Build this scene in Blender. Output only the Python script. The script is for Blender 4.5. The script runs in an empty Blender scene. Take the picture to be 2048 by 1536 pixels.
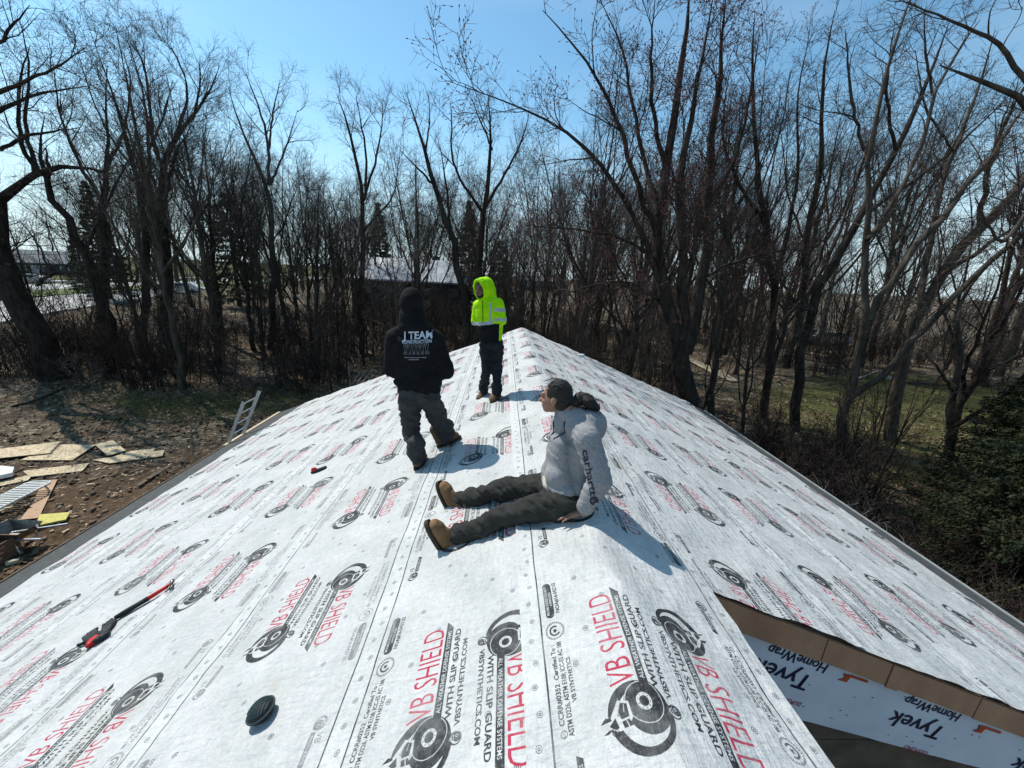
import bpy, bmesh, math, random
import numpy as np
from mathutils import Vector, Matrix, noise as mnoise
from mathutils.bvhtree import BVHTree

SC = bpy.context.scene
COL = SC.collection
rng = np.random.default_rng(7)
random.seed(7)

# ------------------------------------------------------------------ camera
YAW, PIT, ROL, S, F = 0.0341, 0.2734, 0.0495, 0.3984, 769.65     # S = roof slope
CAMP = np.array([-0.6117, 0.0, 1.460])
cy, sy, cp, sp = math.cos(YAW), math.sin(YAW), math.cos(PIT), math.sin(PIT)
FW = np.array([sy*cp, cy*cp, -sp]); RT = np.array([cy, -sy, 0.0]); UPV = np.cross(RT, FW)
R2 = RT*math.cos(ROL)+UPV*math.sin(ROL); U2 = -RT*math.sin(ROL)+UPV*math.cos(ROL)
cam = bpy.data.cameras.new("camera"); camo = bpy.data.objects.new("camera", cam); COL.objects.link(camo)
cam.sensor_width = 36.0; cam.lens = F/2048*36; cam.clip_start = .05; cam.clip_end = 2000
m = Matrix.Identity(4)
for i in range(3):
    m[i][0], m[i][1], m[i][2], m[i][3] = R2[i], U2[i], -FW[i], CAMP[i]
camo.matrix_world = m
SC.camera = camo

# ------------------------------------------------------------------ light
SUN_TO = np.array([-.792, .610, 0.0])*math.cos(math.radians(53)); SUN_TO[2] = math.sin(math.radians(53))
w = bpy.data.worlds.new("World"); SC.world = w; w.use_nodes = True
nt = w.node_tree; bg = nt.nodes["Background"]
sky = nt.nodes.new("ShaderNodeTexSky"); sky.sky_type = 'NISHITA'; sky.sun_disc = False
sky.sun_elevation = math.radians(53); sky.sun_rotation = math.atan2(SUN_TO[0], SUN_TO[1])
sky.air_density = 1.0; sky.dust_density = .4; sky.ozone_density = 1.2; sky.altitude = 200
tnt = nt.nodes.new("ShaderNodeMix"); tnt.data_type = 'RGBA'; tnt.blend_type = 'MULTIPLY'; tnt.inputs[0].default_value = 1; tnt.inputs[7].default_value = (.80, 1.12, 1.10, 1)
# thin high cloud over the whole sky
wtc = nt.nodes.new("ShaderNodeTexCoord"); wmp = nt.nodes.new("ShaderNodeMapping"); wmp.inputs["Scale"].default_value = (1.2, 2.6, 6); wmp.inputs["Rotation"].default_value = (.2, .3, .5)
wnz = nt.nodes.new("ShaderNodeTexNoise"); wnz.inputs["Scale"].default_value = 1.6; wnz.inputs["Detail"].default_value = 7; wnz.inputs["Roughness"].default_value = .55
wrp = nt.nodes.new("ShaderNodeValToRGB"); wrp.color_ramp.elements[0].position = .46; wrp.color_ramp.elements[0].color = (0, 0, 0, 1); wrp.color_ramp.elements[1].position = .78; wrp.color_ramp.elements[1].color = (.16, .16, .16, 1)
wmx = nt.nodes.new("ShaderNodeMix"); wmx.data_type = 'RGBA'; wmx.inputs[7].default_value = (6.2, 6.9, 7.2, 1)
nt.links.new(wtc.outputs["Generated"], wmp.inputs[0]); nt.links.new(wmp.outputs[0], wnz.inputs[0]); nt.links.new(wnz.outputs[0], wrp.inputs[0]); nt.links.new(wrp.outputs[0], wmx.inputs[0])
nt.links.new(sky.outputs[0], tnt.inputs[6]); nt.links.new(tnt.outputs[2], wmx.inputs[6]); 
# paler air towards the horizon
wsp = nt.nodes.new("ShaderNodeSeparateXYZ"); nt.links.new(wtc.outputs["Generated"], wsp.inputs[0])
hrp = nt.nodes.new("ShaderNodeValToRGB"); hrp.color_ramp.elements[0].position = 0; hrp.color_ramp.elements[0].color = (.88, .88, .88, 1); hrp.color_ramp.elements[1].position = .36; hrp.color_ramp.elements[1].color = (0, 0, 0, 1); hrp.color_ramp.interpolation = 'EASE'
nt.links.new(wsp.outputs[2], hrp.inputs[0]); hmx = nt.nodes.new("ShaderNodeMix"); hmx.data_type = 'RGBA'; hmx.inputs[7].default_value = (4.5, 5.5, 6.1, 1)
nt.links.new(hrp.outputs[0], hmx.inputs[0]); nt.links.new(wmx.outputs[2], hmx.inputs[6]); nt.links.new(hmx.outputs[2], bg.inputs[0]); bg.inputs[1].default_value = 0.14
sun = bpy.data.lights.new("sun", 'SUN'); suno = bpy.data.objects.new("sun", sun); COL.objects.link(suno)
sun.energy = 4.2; sun.angle = math.radians(.53); sun.color = (1.0, .955, .89)
suno.rotation_euler = Vector(SUN_TO).to_track_quat('Z', 'Y').to_euler()
vs = SC.view_settings; vs.view_transform = 'Standard'; vs.look = 'None'; vs.gamma = 1; vs.exposure = 0.2
vs.use_curve_mapping = False
SC.cycles.max_bounces = 5; SC.cycles.transparent_max_bounces = 8

# ------------------------------------------------------------------ placing helpers
def ray(u, v):
    d = R2*(u-1024)/F-U2*(v-768)/F+FW
    return d/np.linalg.norm(d)
def PY(u, v, Y):                       # point of the pixel's ray on the plane y = Y
    d = ray(u, v); return CAMP+d*(Y-CAMP[1])/d[1]
def RC(u, v, c=0.0):                   # point standing c above the roof surface
    d = ray(u, v)
    for sg in (-1, 1):
        t = (c-CAMP[2]-S*sg*CAMP[0])/(d[2]+S*sg*d[0]); P = CAMP+t*d
        if t > 0 and P[0]*sg >= 0: return P
    return CAMP+t*d
def terr0(X, Y):
    X = np.asarray(X, float); Y = np.asarray(Y, float)
    r = np.hypot(X, Y); t = np.clip((r-20)/30, 0, 1); t = t*t*(3-2*t)
    wl = np.clip((-X+10)/20, 0, 1)
    far = np.clip((r-110)/300, 0, 1)
    return -5.3+t*(0.8+1.2*wl)+far*5
def GP(u, v, dz=0.0):
    d = ray(u, v); z = -5.3
    for i in range(60):
        P = CAMP+d*(z-CAMP[2])/d[2]; z = .5*z+.5*(float(terr0(P[0], P[1]))+dz)
    return P

# ------------------------------------------------------------------ value noise (numpy)
def hash2(ix, iy, seed=0):
    h = (ix.astype(np.int64)*374761393+iy.astype(np.int64)*668265263+seed*1442695041) & 0xffffffff
    h = ((h ^ (h >> 13))*1274126177) & 0xffffffff
    return ((h ^ (h >> 16)) & 0xffff)/65535.0
def vnoise(x, y, seed=0):
    ix = np.floor(x); iy = np.floor(y); fx = x-ix; fy = y-iy
    fx = fx*fx*(3-2*fx); fy = fy*fy*(3-2*fy)
    a = hash2(ix, iy, seed); b = hash2(ix+1, iy, seed); c = hash2(ix, iy+1, seed); d = hash2(ix+1, iy+1, seed)
    return (a*(1-fx)+b*fx)*(1-fy)+(c*(1-fx)+d*fx)*fy
def fbm(x, y, o=4, seed=0):
    s = 0; a = .5
    for i in range(o):
        s = s+a*vnoise(x*2**i, y*2**i, seed+i); a *= .5
    return s

# ------------------------------------------------------------------ materials
def mat(name, c1, c2=None, scale=8.0, rough=.75, bump=0.0, bscale=None, spec=.3, metal=0.0, detail=5, ramp=(.35, .65), coord='Object', stretch=None):
    m_ = bpy.data.materials.new(name); m_.use_nodes = True; n = m_.node_tree; L = n.links
    b = n.nodes["Principled BSDF"]; b.inputs["Roughness"].default_value = rough
    b.inputs["Specular IOR Level"].default_value = spec; b.inputs["Metallic"].default_value = metal
    tc = n.nodes.new("ShaderNodeTexCoord"); mp = n.nodes.new("ShaderNodeMapping"); L.new(tc.outputs[coord], mp.inputs[0])
    if stretch: mp.inputs["Scale"].default_value = stretch
    c2 = c2 or tuple(x*.8 for x in c1)
    nz = n.nodes.new("ShaderNodeTexNoise"); nz.inputs["Scale"].default_value = scale; nz.inputs["Detail"].default_value = detail
    L.new(mp.outputs[0], nz.inputs[0])
    rp = n.nodes.new("ShaderNodeValToRGB"); rp.color_ramp.elements[0].position = ramp[0]; rp.color_ramp.elements[1].position = ramp[1]
    rp.color_ramp.elements[0].color = (*c1, 1); rp.color_ramp.elements[1].color = (*c2, 1)
    L.new(nz.outputs[0], rp.inputs[0]); L.new(rp.outputs[0], b.inputs["Base Color"])
    if bump:
        nb = n.nodes.new("ShaderNodeTexNoise"); nb.inputs["Scale"].default_value = bscale or scale*2; nb.inputs["Detail"].default_value = 6
        L.new(mp.outputs[0], nb.inputs[0]); bp = n.nodes.new("ShaderNodeBump"); bp.inputs["Strength"].default_value = 1
        bp.inputs["Distance"].default_value = bump; L.new(nb.outputs[0], bp.inputs["Height"]); L.new(bp.outputs[0], b.inputs["Normal"])
    return m_

# ------------------------------------------------------------------ mesh helpers
def tag(o, label=None, cat=None, group=None, kind=None):
    if label: o['label'] = label
    if cat: o['category'] = cat
    if group: o['group'] = group
    if kind: o['kind'] = kind
    return o
def empty(name, loc=(0, 0, 0), rz=0, label=None, cat=None, group=None):
    o = bpy.data.objects.new(name, None); COL.objects.link(o); o.location = loc; o.rotation_euler = (0, 0, rz)
    return tag(o, label, cat, group)
def npmesh(name, V, quads=None, tris=None, smooth=False):
    """fast mesh from numpy arrays"""
    me = bpy.data.meshes.new(name); V = np.asarray(V, np.float32).reshape(-1, 3)
    q = np.zeros((0, 4), np.int32) if quads is None else np.asarray(quads, np.int32).reshape(-1, 4)
    t = np.zeros((0, 3), np.int32) if tris is None else np.asarray(tris, np.int32).reshape(-1, 3)
    me.vertices.add(len(V)); me.vertices.foreach_set("co", V.ravel())
    me.loops.add(q.size+t.size); me.loops.foreach_set("vertex_index", np.concatenate([q.ravel(), t.ravel()]))
    me.polygons.add(len(q)+len(t))
    st = np.concatenate([np.arange(len(q))*4, q.size+np.arange(len(t))*3]).astype(np.int32)
    me.polygons.foreach_set("loop_start", st)
    if smooth: me.polygons.foreach_set("use_smooth", np.ones(len(q)+len(t), bool))
    me.update(calc_edges=True)
    return me
def link(name, me, mats, parent=None, loc=None):
    o = bpy.data.objects.new(name, me); COL.objects.link(o)
    for m_ in (mats if isinstance(mats, (list, tuple)) else [mats]): me.materials.append(m_)
    if parent: o.parent = parent
    if loc is not None: o.location = loc
    return o
class MB:
    """collects simple solids into one mesh"""
    def __init__(s): s.v = []; s.f = []
    def add(s, V, Fc):
        b = len(s.v); s.v += [tuple(float(c) for c in p) for p in V]; s.f += [tuple(i+b for i in f) for f in Fc]; return s
    def frame(s, C, X, Y, Z, hx, hy, hz, bev=0.0):
        C, X, Y, Z = (np.array(a, float) for a in (C, X, Y, Z))
        if bev <= 0:
            V = [C+X*hx*a+Y*hy*b+Z*hz*c for a in (-1, 1) for b in (-1, 1) for c in (-1, 1)]
            return s.add(V, [(0, 1, 3, 2), (4, 6, 7, 5), (0, 4, 5, 1), (2, 3, 7, 6), (0, 2, 6, 4), (1, 5, 7, 3)])
        ring = []
        o2 = [(hx-bev, hy), (hx, hy-bev), (hx, -hy+bev), (hx-bev, -hy), (-hx+bev, -hy), (-hx, -hy+bev), (-hx, hy-bev), (-hx+bev, hy)]
        for z, k in ((-hz, bev*.5), (-hz+bev*.5, 0), (hz-bev*.5, 0), (hz, bev*.5)):
            for (a, b) in o2:
                ring.append(C+X*(a-math.copysign(k, a))+Y*(b-math.copysign(k, b))+Z*z)
        Fc = [tuple(range(7, -1, -1)), tuple(range(24, 32))]
        for r in range(3):
            for i in range(8): Fc.append((r*8+i, r*8+(i+1) % 8, r*8+8+(i+1) % 8, r*8+8+i)[::-1])
        return s.add(ring, Fc)
    def box(s, c, size, rz=0, bev=0.0):
        X = (math.cos(rz), math.sin(rz), 0); Y = (-math.sin(rz), math.cos(rz), 0)
        return s.frame(c, X, Y, (0, 0, 1), size[0]/2, size[1]/2, size[2]/2, bev)
    def beam(s, A, B, w, h, up=(0, 0, 1), bev=0.0):
        A = np.array(A, float); B = np.array(B, float); Y = B-A; L = np.linalg.norm(Y); Y /= L
        X = np.cross(Y, up); X /= np.linalg.norm(X)+1e-9; Z = np.cross(X, Y)
        return s.frame((A+B)/2, X, Y, Z, w/2, L/2, h/2, bev)
    def tube(s, P, R, n=8, cap=True):
        P = np.array(P, float); R = np.broadcast_to(np.array(R, float), (len(P),)); V = []; Fc = []
        T = np.gradient(P, axis=0); T /= np.linalg.norm(T, axis=1)[:, None]+1e-9
        ref = np.array([0, 0, 1.0]) if abs(T[0][2]) < .8 else np.array([1.0, 0, 0])
        a = np.linspace(0, 2*math.pi, n, endpoint=False)
        n1 = np.cross(T[0], ref); n1 /= np.linalg.norm(n1)
        for i in range(len(P)):
            n1 = n1-T[i]*np.dot(n1, T[i]); n1 /= np.linalg.norm(n1)+1e-9; n2 = np.cross(T[i], n1)
            for q in a: V.append(P[i]+R[i]*(math.cos(q)*n1+math.sin(q)*n2))
        for i in range(len(P)-1):
            for j in range(n): Fc.append((i*n+j, i*n+(j+1) % n, (i+1)*n+(j+1) % n, (i+1)*n+j))
        if cap: Fc.append(tuple(range(n-1, -1, -1))); Fc.append(tuple((len(P)-1)*n+j for j in range(n)))
        return s.add(V, Fc)
    def ell(s, C, r, nu=14, nv=9, M=None):
        C = np.array(C, float); r = np.broadcast_to(np.array(r, float), (3,)); V = []; Fc = []
        M = np.eye(3) if M is None else np.array(M)
        for i in range(1, nv):
            p = math.pi*i/nv
            for j in range(nu):
                q = 2*math.pi*j/nu; V.append(C+M@(r*np.array([math.sin(p)*math.cos(q), math.sin(p)*math.sin(q), math.cos(p)])))
        V.append(C+M@(r*np.array([0, 0, 1]))); V.append(C-M@(r*np.array([0, 0, 1]))); t = len(V)-2; bt = t+1
        for i in range(nv-2):
            for j in range(nu): Fc.append((i*nu+j, (i+1)*nu+j, (i+1)*nu+(j+1) % nu, i*nu+(j+1) % nu))
        for j in range(nu):
            Fc.append((t, j, (j+1) % nu)); Fc.append((bt, (nv-2)*nu+(j+1) % nu, (nv-2)*nu+j))
        return s.add(V, Fc)
    def cap(s, A, B, ra, rb, n=14, side=None, w=(1, 1)):
        """tapered capsule, optionally elliptical (side axis scaled w[0], the other w[1])"""
        A = np.array(A, float); B = np.array(B, float); T = B-A; L = np.linalg.norm(T); T /= L+1e-9
        if side is None: side = np.array([1.0, 0, 0]) if abs(T[0]) < .8 else np.array([0, 1.0, 0])
        X = np.array(side, float); X = X-T*np.dot(X, T); X /= np.linalg.norm(X); Y = np.cross(T, X)
        P = []; R = []
        for a in (80, 60, 35, 12): P.append(A-T*ra*math.sin(math.radians(a))*min(w)); R.append(ra*math.cos(math.radians(a)))
        for a in (0, 12, 35, 60, 80): P.append(B+T*rb*math.sin(math.radians(a))*min(w)); R.append(rb*math.cos(math.radians(a)))
        V = []; Fc = []
        for p, r in zip(P, R):
            for j in range(n):
                q = 2*math.pi*j/n; V.append(p+r*(w[0]*math.cos(q)*X+w[1]*math.sin(q)*Y))
        for i in range(len(P)-1):
            for j in range(n): Fc.append((i*n+j, i*n+(j+1) % n, (i+1)*n+(j+1) % n, (i+1)*n+j))
        Fc.append(tuple(range(n-1, -1, -1))); Fc.append(tuple((len(P)-1)*n+j for j in range(n)))
        return s.add(V, Fc)
    def mesh(s, name, smooth=False):
        me = bpy.data.meshes.new(name); me.from_pydata(s.v, [], s.f); me.update()
        if smooth: me.polygons.foreach_set("use_smooth", np.ones(len(me.polygons), bool))
        return me
    def build(s, name, m_, parent=None, smooth=False, label=None):
        o = link(name, s.mesh(name, smooth), m_, parent)
        if label: o['label'] = label
        return o
def sm(me, ang=40):
    try: me.shade_auto_smooth
    except Exception: pass

# ------------------------------------------------------------------ text outlines as flat triangles (built in font)
_tc = {}
def textmesh(s, bold=0.0, sx=1.0, spacing=1.0):
    key = (s, bold, sx, spacing)
    if key in _tc: return _tc[key]
    cu = bpy.data.curves.new("lettering", 'FONT'); cu.body = s; cu.size = 1.0; cu.offset = bold; cu.resolution_u = 3; cu.space_character = spacing
    o = bpy.data.objects.new("lettering", cu); COL.objects.link(o)
    dg = bpy.context.evaluated_depsgraph_get(); dg.update()
    me = bpy.data.meshes.new_from_object(o.evaluated_get(dg)); me.calc_loop_triangles()
    V = np.array([v.co[:2] for v in me.vertices], float).reshape(-1, 2); T = np.array([t.vertices[:] for t in me.loop_triangles], int).reshape(-1, 3)
    bpy.data.objects.remove(o); bpy.data.curves.remove(cu); bpy.data.meshes.remove(me)
    V[:, 0] *= sx; _tc[key] = (V, T); return V, T
def fit_text(s, length, height, bold=0.0):
    """text scaled so that it is `length` long and its capitals `height` high"""
    V, T = textmesh(s, bold); V = V.copy(); V[:, 0] -= V[:, 0].min()
    V[:, 0] *= length/V[:, 0].max(); V[:, 1] *= height/.73
    return V, T

# ------------------------------------------------------------------ the print of the underlayment, drawn into one repeat (1.2 m wide, 1.22 m long)
TW, TL = 1.2, 1.22; PXM = 1600
NX, NY = int(TW*PXM), int(TL*PXM)
ink = np.zeros((3, NY, NX), np.float32)     # 0 red, 1 black, 2 edge-row black
def ras(V, T, ch, val=1.0):
    V = np.asarray(V, float)*PXM
    for t in T:
        a, b, c = V[t[0]], V[t[1]], V[t[2]]
        x0 = int(math.floor(min(a[0], b[0], c[0]))); x1 = int(math.ceil(max(a[0], b[0], c[0])))+1
        y0 = int(math.floor(min(a[1], b[1], c[1]))); y1 = int(math.ceil(max(a[1], b[1], c[1])))+1
        den = (b[0]-a[0])*(c[1]-a[1])-(c[0]-a[0])*(b[1]-a[1])
        if abs(den) < 1e-9: continue
        xs = np.arange(x0, x1); ys = np.arange(y0, y1); X, Y = np.meshgrid(xs+.5, ys+.5)
        w1 = ((X-a[0])*(c[1]-a[1])-(c[0]-a[0])*(Y-a[1]))/den; w2 = ((b[0]-a[0])*(Y-a[1])-(X-a[0])*(b[1]-a[1]))/den
        mk = (w1 >= -.01) & (w2 >= -.01) & (w1+w2 <= 1.01)
        if not mk.any(): continue
        yy = np.broadcast_to((ys % NY)[:, None], mk.shape)[mk]; xx = np.broadcast_to(xs[None], mk.shape)[mk]
        k = (xx >= 0) & (xx < NX); ink[ch, yy[k], xx[k]] = val
def disc(cu, ct, ru, rt, ch, val=1.0, ri=0.0, a0=0, a1=360, n=48):
    A = np.radians(np.linspace(a0, a1, n)); O = np.stack([cu+ru*np.cos(A), ct+rt*np.sin(A)], 1)
    I = np.stack([cu+ri*ru*np.cos(A), ct+ri*rt*np.sin(A)], 1); V = np.concatenate([O, I]); T = []
    for i in range(n-1): T += [(i, i+1, n+i), (i+1, n+i+1, n+i)]
    dr(V, T, ch, val)
def poly(pts, ch, val=1.0):
    dr(np.array(pts, float), [(0, i, i+1) for i in range(1, len(pts)-1)], ch, val)
def dr(V, T, ch, val=1.0):              # every mark appears twice, turned half a circle about the middle of the repeat
    V = np.asarray(V, float); ras(V, T, ch, val)
    W = np.stack([TW-V[:, 0], 2*TC-V[:, 1]], 1); ras(W, T, ch, val)
TC = 1.165
def txt(s, u0, t0, length, height, ch, val=1.0, bold=0.012):    # reads up the roll, letter tops to the left
    V, T = fit_text(s, length, height, bold)
    dr(np.stack([u0-V[:, 1], t0+V[:, 0]], 1), T, ch, val)
def line(pts, wd, ch, val=1.0):
    for (a, b) in zip(pts[:-1], pts[1:]):
        a = np.array(a, float); b = np.array(b, float); d = b-a; d /= np.linalg.norm(d)+1e-9; n = np.array([-d[1], d[0]])*wd/2
        dr(np.array([a+n, b+n, b-n, a-n]), [(0, 1, 2), (0, 2, 3)], ch, val)
def wheel(cu, ct, R, ch):               # ring, roll of sheet with hub, horned head
    disc(cu, ct, R, R, ch); disc(cu+.06*R, ct-.02*R, .76*R, .76*R, ch, 0)
    disc(cu+.25*R, ct+.22*R, .70*R, .74*R, ch); disc(cu+.21*R, ct+.36*R, .61*R, .60*R, ch, 0, ri=.96)
    disc(cu+.21*R, ct+.36*R, .25*R, .25*R, ch, 0, ri=.62)
    for i in range(9):
        q = i*2*math.pi/9; disc(cu+.21*R+.2*R*math.cos(q), ct+.36*R+.2*R*math.sin(q), .018*R, .018*R, ch, n=8)
    poly([(cu-1.08*R, ct-.12*R), (cu-.9*R, ct+.12*R), (cu-.62*R, ct+.5*R), (cu-.3*R, ct+.42*R), (cu-.28*R, ct-.02*R), (cu-.5*R, ct-.3*R), (cu-.84*R, ct-.3*R)], ch, 0)
    poly([(cu-.72*R, ct+.1*R), (cu-.55*R, ct+.42*R), (cu-.36*R, ct+.36*R), (cu-.38*R, ct+.02*R), (cu-.6*R, ct-.02*R)], ch)
    poly([(cu-1.02*R, ct-.14*R), (cu-.8*R, ct+.05*R), (cu-.74*R, ct-.22*R), (cu-.86*R, ct-.24*R)], ch)
    poly([(cu-.64*R, ct-.08*R), (cu-.4*R, ct-.05*R), (cu-.3*R, ct-.22*R), (cu-.6*R, ct-.26*R)], ch)
    poly([(cu-.92*R, ct+.0*R), (cu-1.08*R, ct+.02*R), (cu-1.28*R, ct-.06*R), (cu-1.1*R, ct+.1*R), (cu-.94*R, ct+.07*R)], ch)
    poly([(cu-.95*R, ct-.24*R), (cu-1.1*R, ct-.32*R), (cu-1.24*R, ct-.32*R), (cu-1.05*R, ct-.22*R)], ch)
    for k in (-.78, -.68): line([(cu+k*R, ct+.16*R), (cu+(k+.08)*R, ct-.3*R)], .025*R, ch, 0)
    line([(cu-.5*R, ct-.02*R), (cu-.44*R, ct-.26*R)], .03*R, ch, 0); line([(cu-.46*R, ct+.36*R), (cu-.5*R, ct+.16*R)], .02*R, ch, 0)
O = .1
wheel(O+.325, .965, .118, 1)
txt("VB SHIELD", O+.343, 1.075, .415, .110, 0, bold=-.003)
disc(O+.325, .965, .127, .127, 0, 0)
poly([(O+.354, 1.065), (O+.354, 1.512), (O+.388, 1.475), (O+.388, 1.052)], 1)
txt("ALL WEATHER DEFENSE SYSTEMS", O+.381, 1.085, .375, .019, 1, 0, bold=.006)
txt("WITH SLIP GUARD", O+.428, 1.055, .405, .026, 1, bold=.03)
txt("VBSYNTHETICS.COM", O+.468, 1.02, .375, .023, 1, bold=.03)
wheel(O+.458, .978, .024, 1)
# edge row: badge, number, seal, certificate lines, small logo
def badge(u, t0, t1, ch):
    r = .021
    poly([(u-r, t0+r), (u+r, t0+r), (u+r, t1-r), (u-r, t1-r)], ch); disc(u, t0+r, r, r, ch); disc(u, t1-r, r, r, ch)
badge(O+.05, 1.44, 1.655, 2)
txt("MIAMI-DADE COUNTY", O+.047, 1.455, .185, .013, 2, 0, .01); txt("APPROVED", O+.065, 1.50, .09, .012, 2, 0, .01)
txt("NOA#16-0427.02", O+.098, 1.46, .19, .020, 2, bold=.03)
disc(O+.063, 1.375, .026, .026, 2, 1, ri=.7, a0=60, a1=330); disc(O+.063, 1.375, .044, .044, 2, 1, ri=.95)
for i in range(26):
    q = i*2*math.pi/26; line([(O+.063+.036*math.cos(q), 1.375+.036*math.sin(q)), (O+.063+.041*math.cos(q), 1.375+.041*math.sin(q))], .005, 2)
star = [(O+.063+(.014 if i % 2 == 0 else .006)*math.cos(i*math.pi/5), 1.375+(.014 if i % 2 == 0 else .006)*math.sin(i*math.pi/5)) for i in range(10)]
for i in range(10): poly([(O+.063, 1.375), star[i], star[(i+1) % 10]], 2)
txt("CCRR#0352  Certified To :", O+.05, .995, .31, .020, 2, bold=.03)
txt("ASTM D226, ASTM E108; ICC-ES AC 188", O+.08, .955, .36, .020, 2, bold=.03)
txt("VB SYNTHETICS", O+.108, 1.06, .175, .018, 2, bold=.03)
disc(O+.044, .968, .013, .013, 2, 1, ri=.8); txt("ETL", O+.049, .959, .018, .009, 2)
wheel(O+.072, .728, .03, 2)
poly([(O+.075, .765), (O+.075, .90), (O+.098, .888), (O+.098, .76)], 2); txt("SYNTHETICS", O+.093, .775, .10, .013, 2, 0, .005)
txt("VB", O+.066, .765, .04, .028, 2, bold=.005)
# black lap lines and the small round fastening targets
poly([(O-.0035, 0), (O+.0035, 0), (O+.0035, 1.22), (O-.0035, 1.22)], 1)
def target(u, t): disc(u, t, .0125, .0125, 1, 1, ri=.8, n=22); disc(u, t, .006, .006, 1, 1, ri=.45, n=18)
for i in range(12): target(O-.04-(.012 if i % 2 else 0), i*TL/12+.03)
for (u, t) in ((.2, .12), (.2, .42), (.22, .93), (.13, 1.2), (.31, .27), (.42, .08), (.42, .6), (.31, .72)): target(O+u, t)
ink2 = ink.reshape(3, NY//2, 2, NX//2, 2).mean((2, 4)) if NY % 2 == 0 and NX % 2 == 0 else ink
ty, tx = ink2.shape[1:]
pix = np.ones((ty, tx, 4), np.float32); pix[..., 0] = ink2[0]; pix[..., 1] = ink2[1]; pix[..., 2] = ink2[2]
img = bpy.data.images.new("sheet_print", tx, ty, alpha=False); img.colorspace_settings.name = 'Non-Color'
img.pixels.foreach_set(pix.ravel()); img.update(); img.pack()

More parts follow.
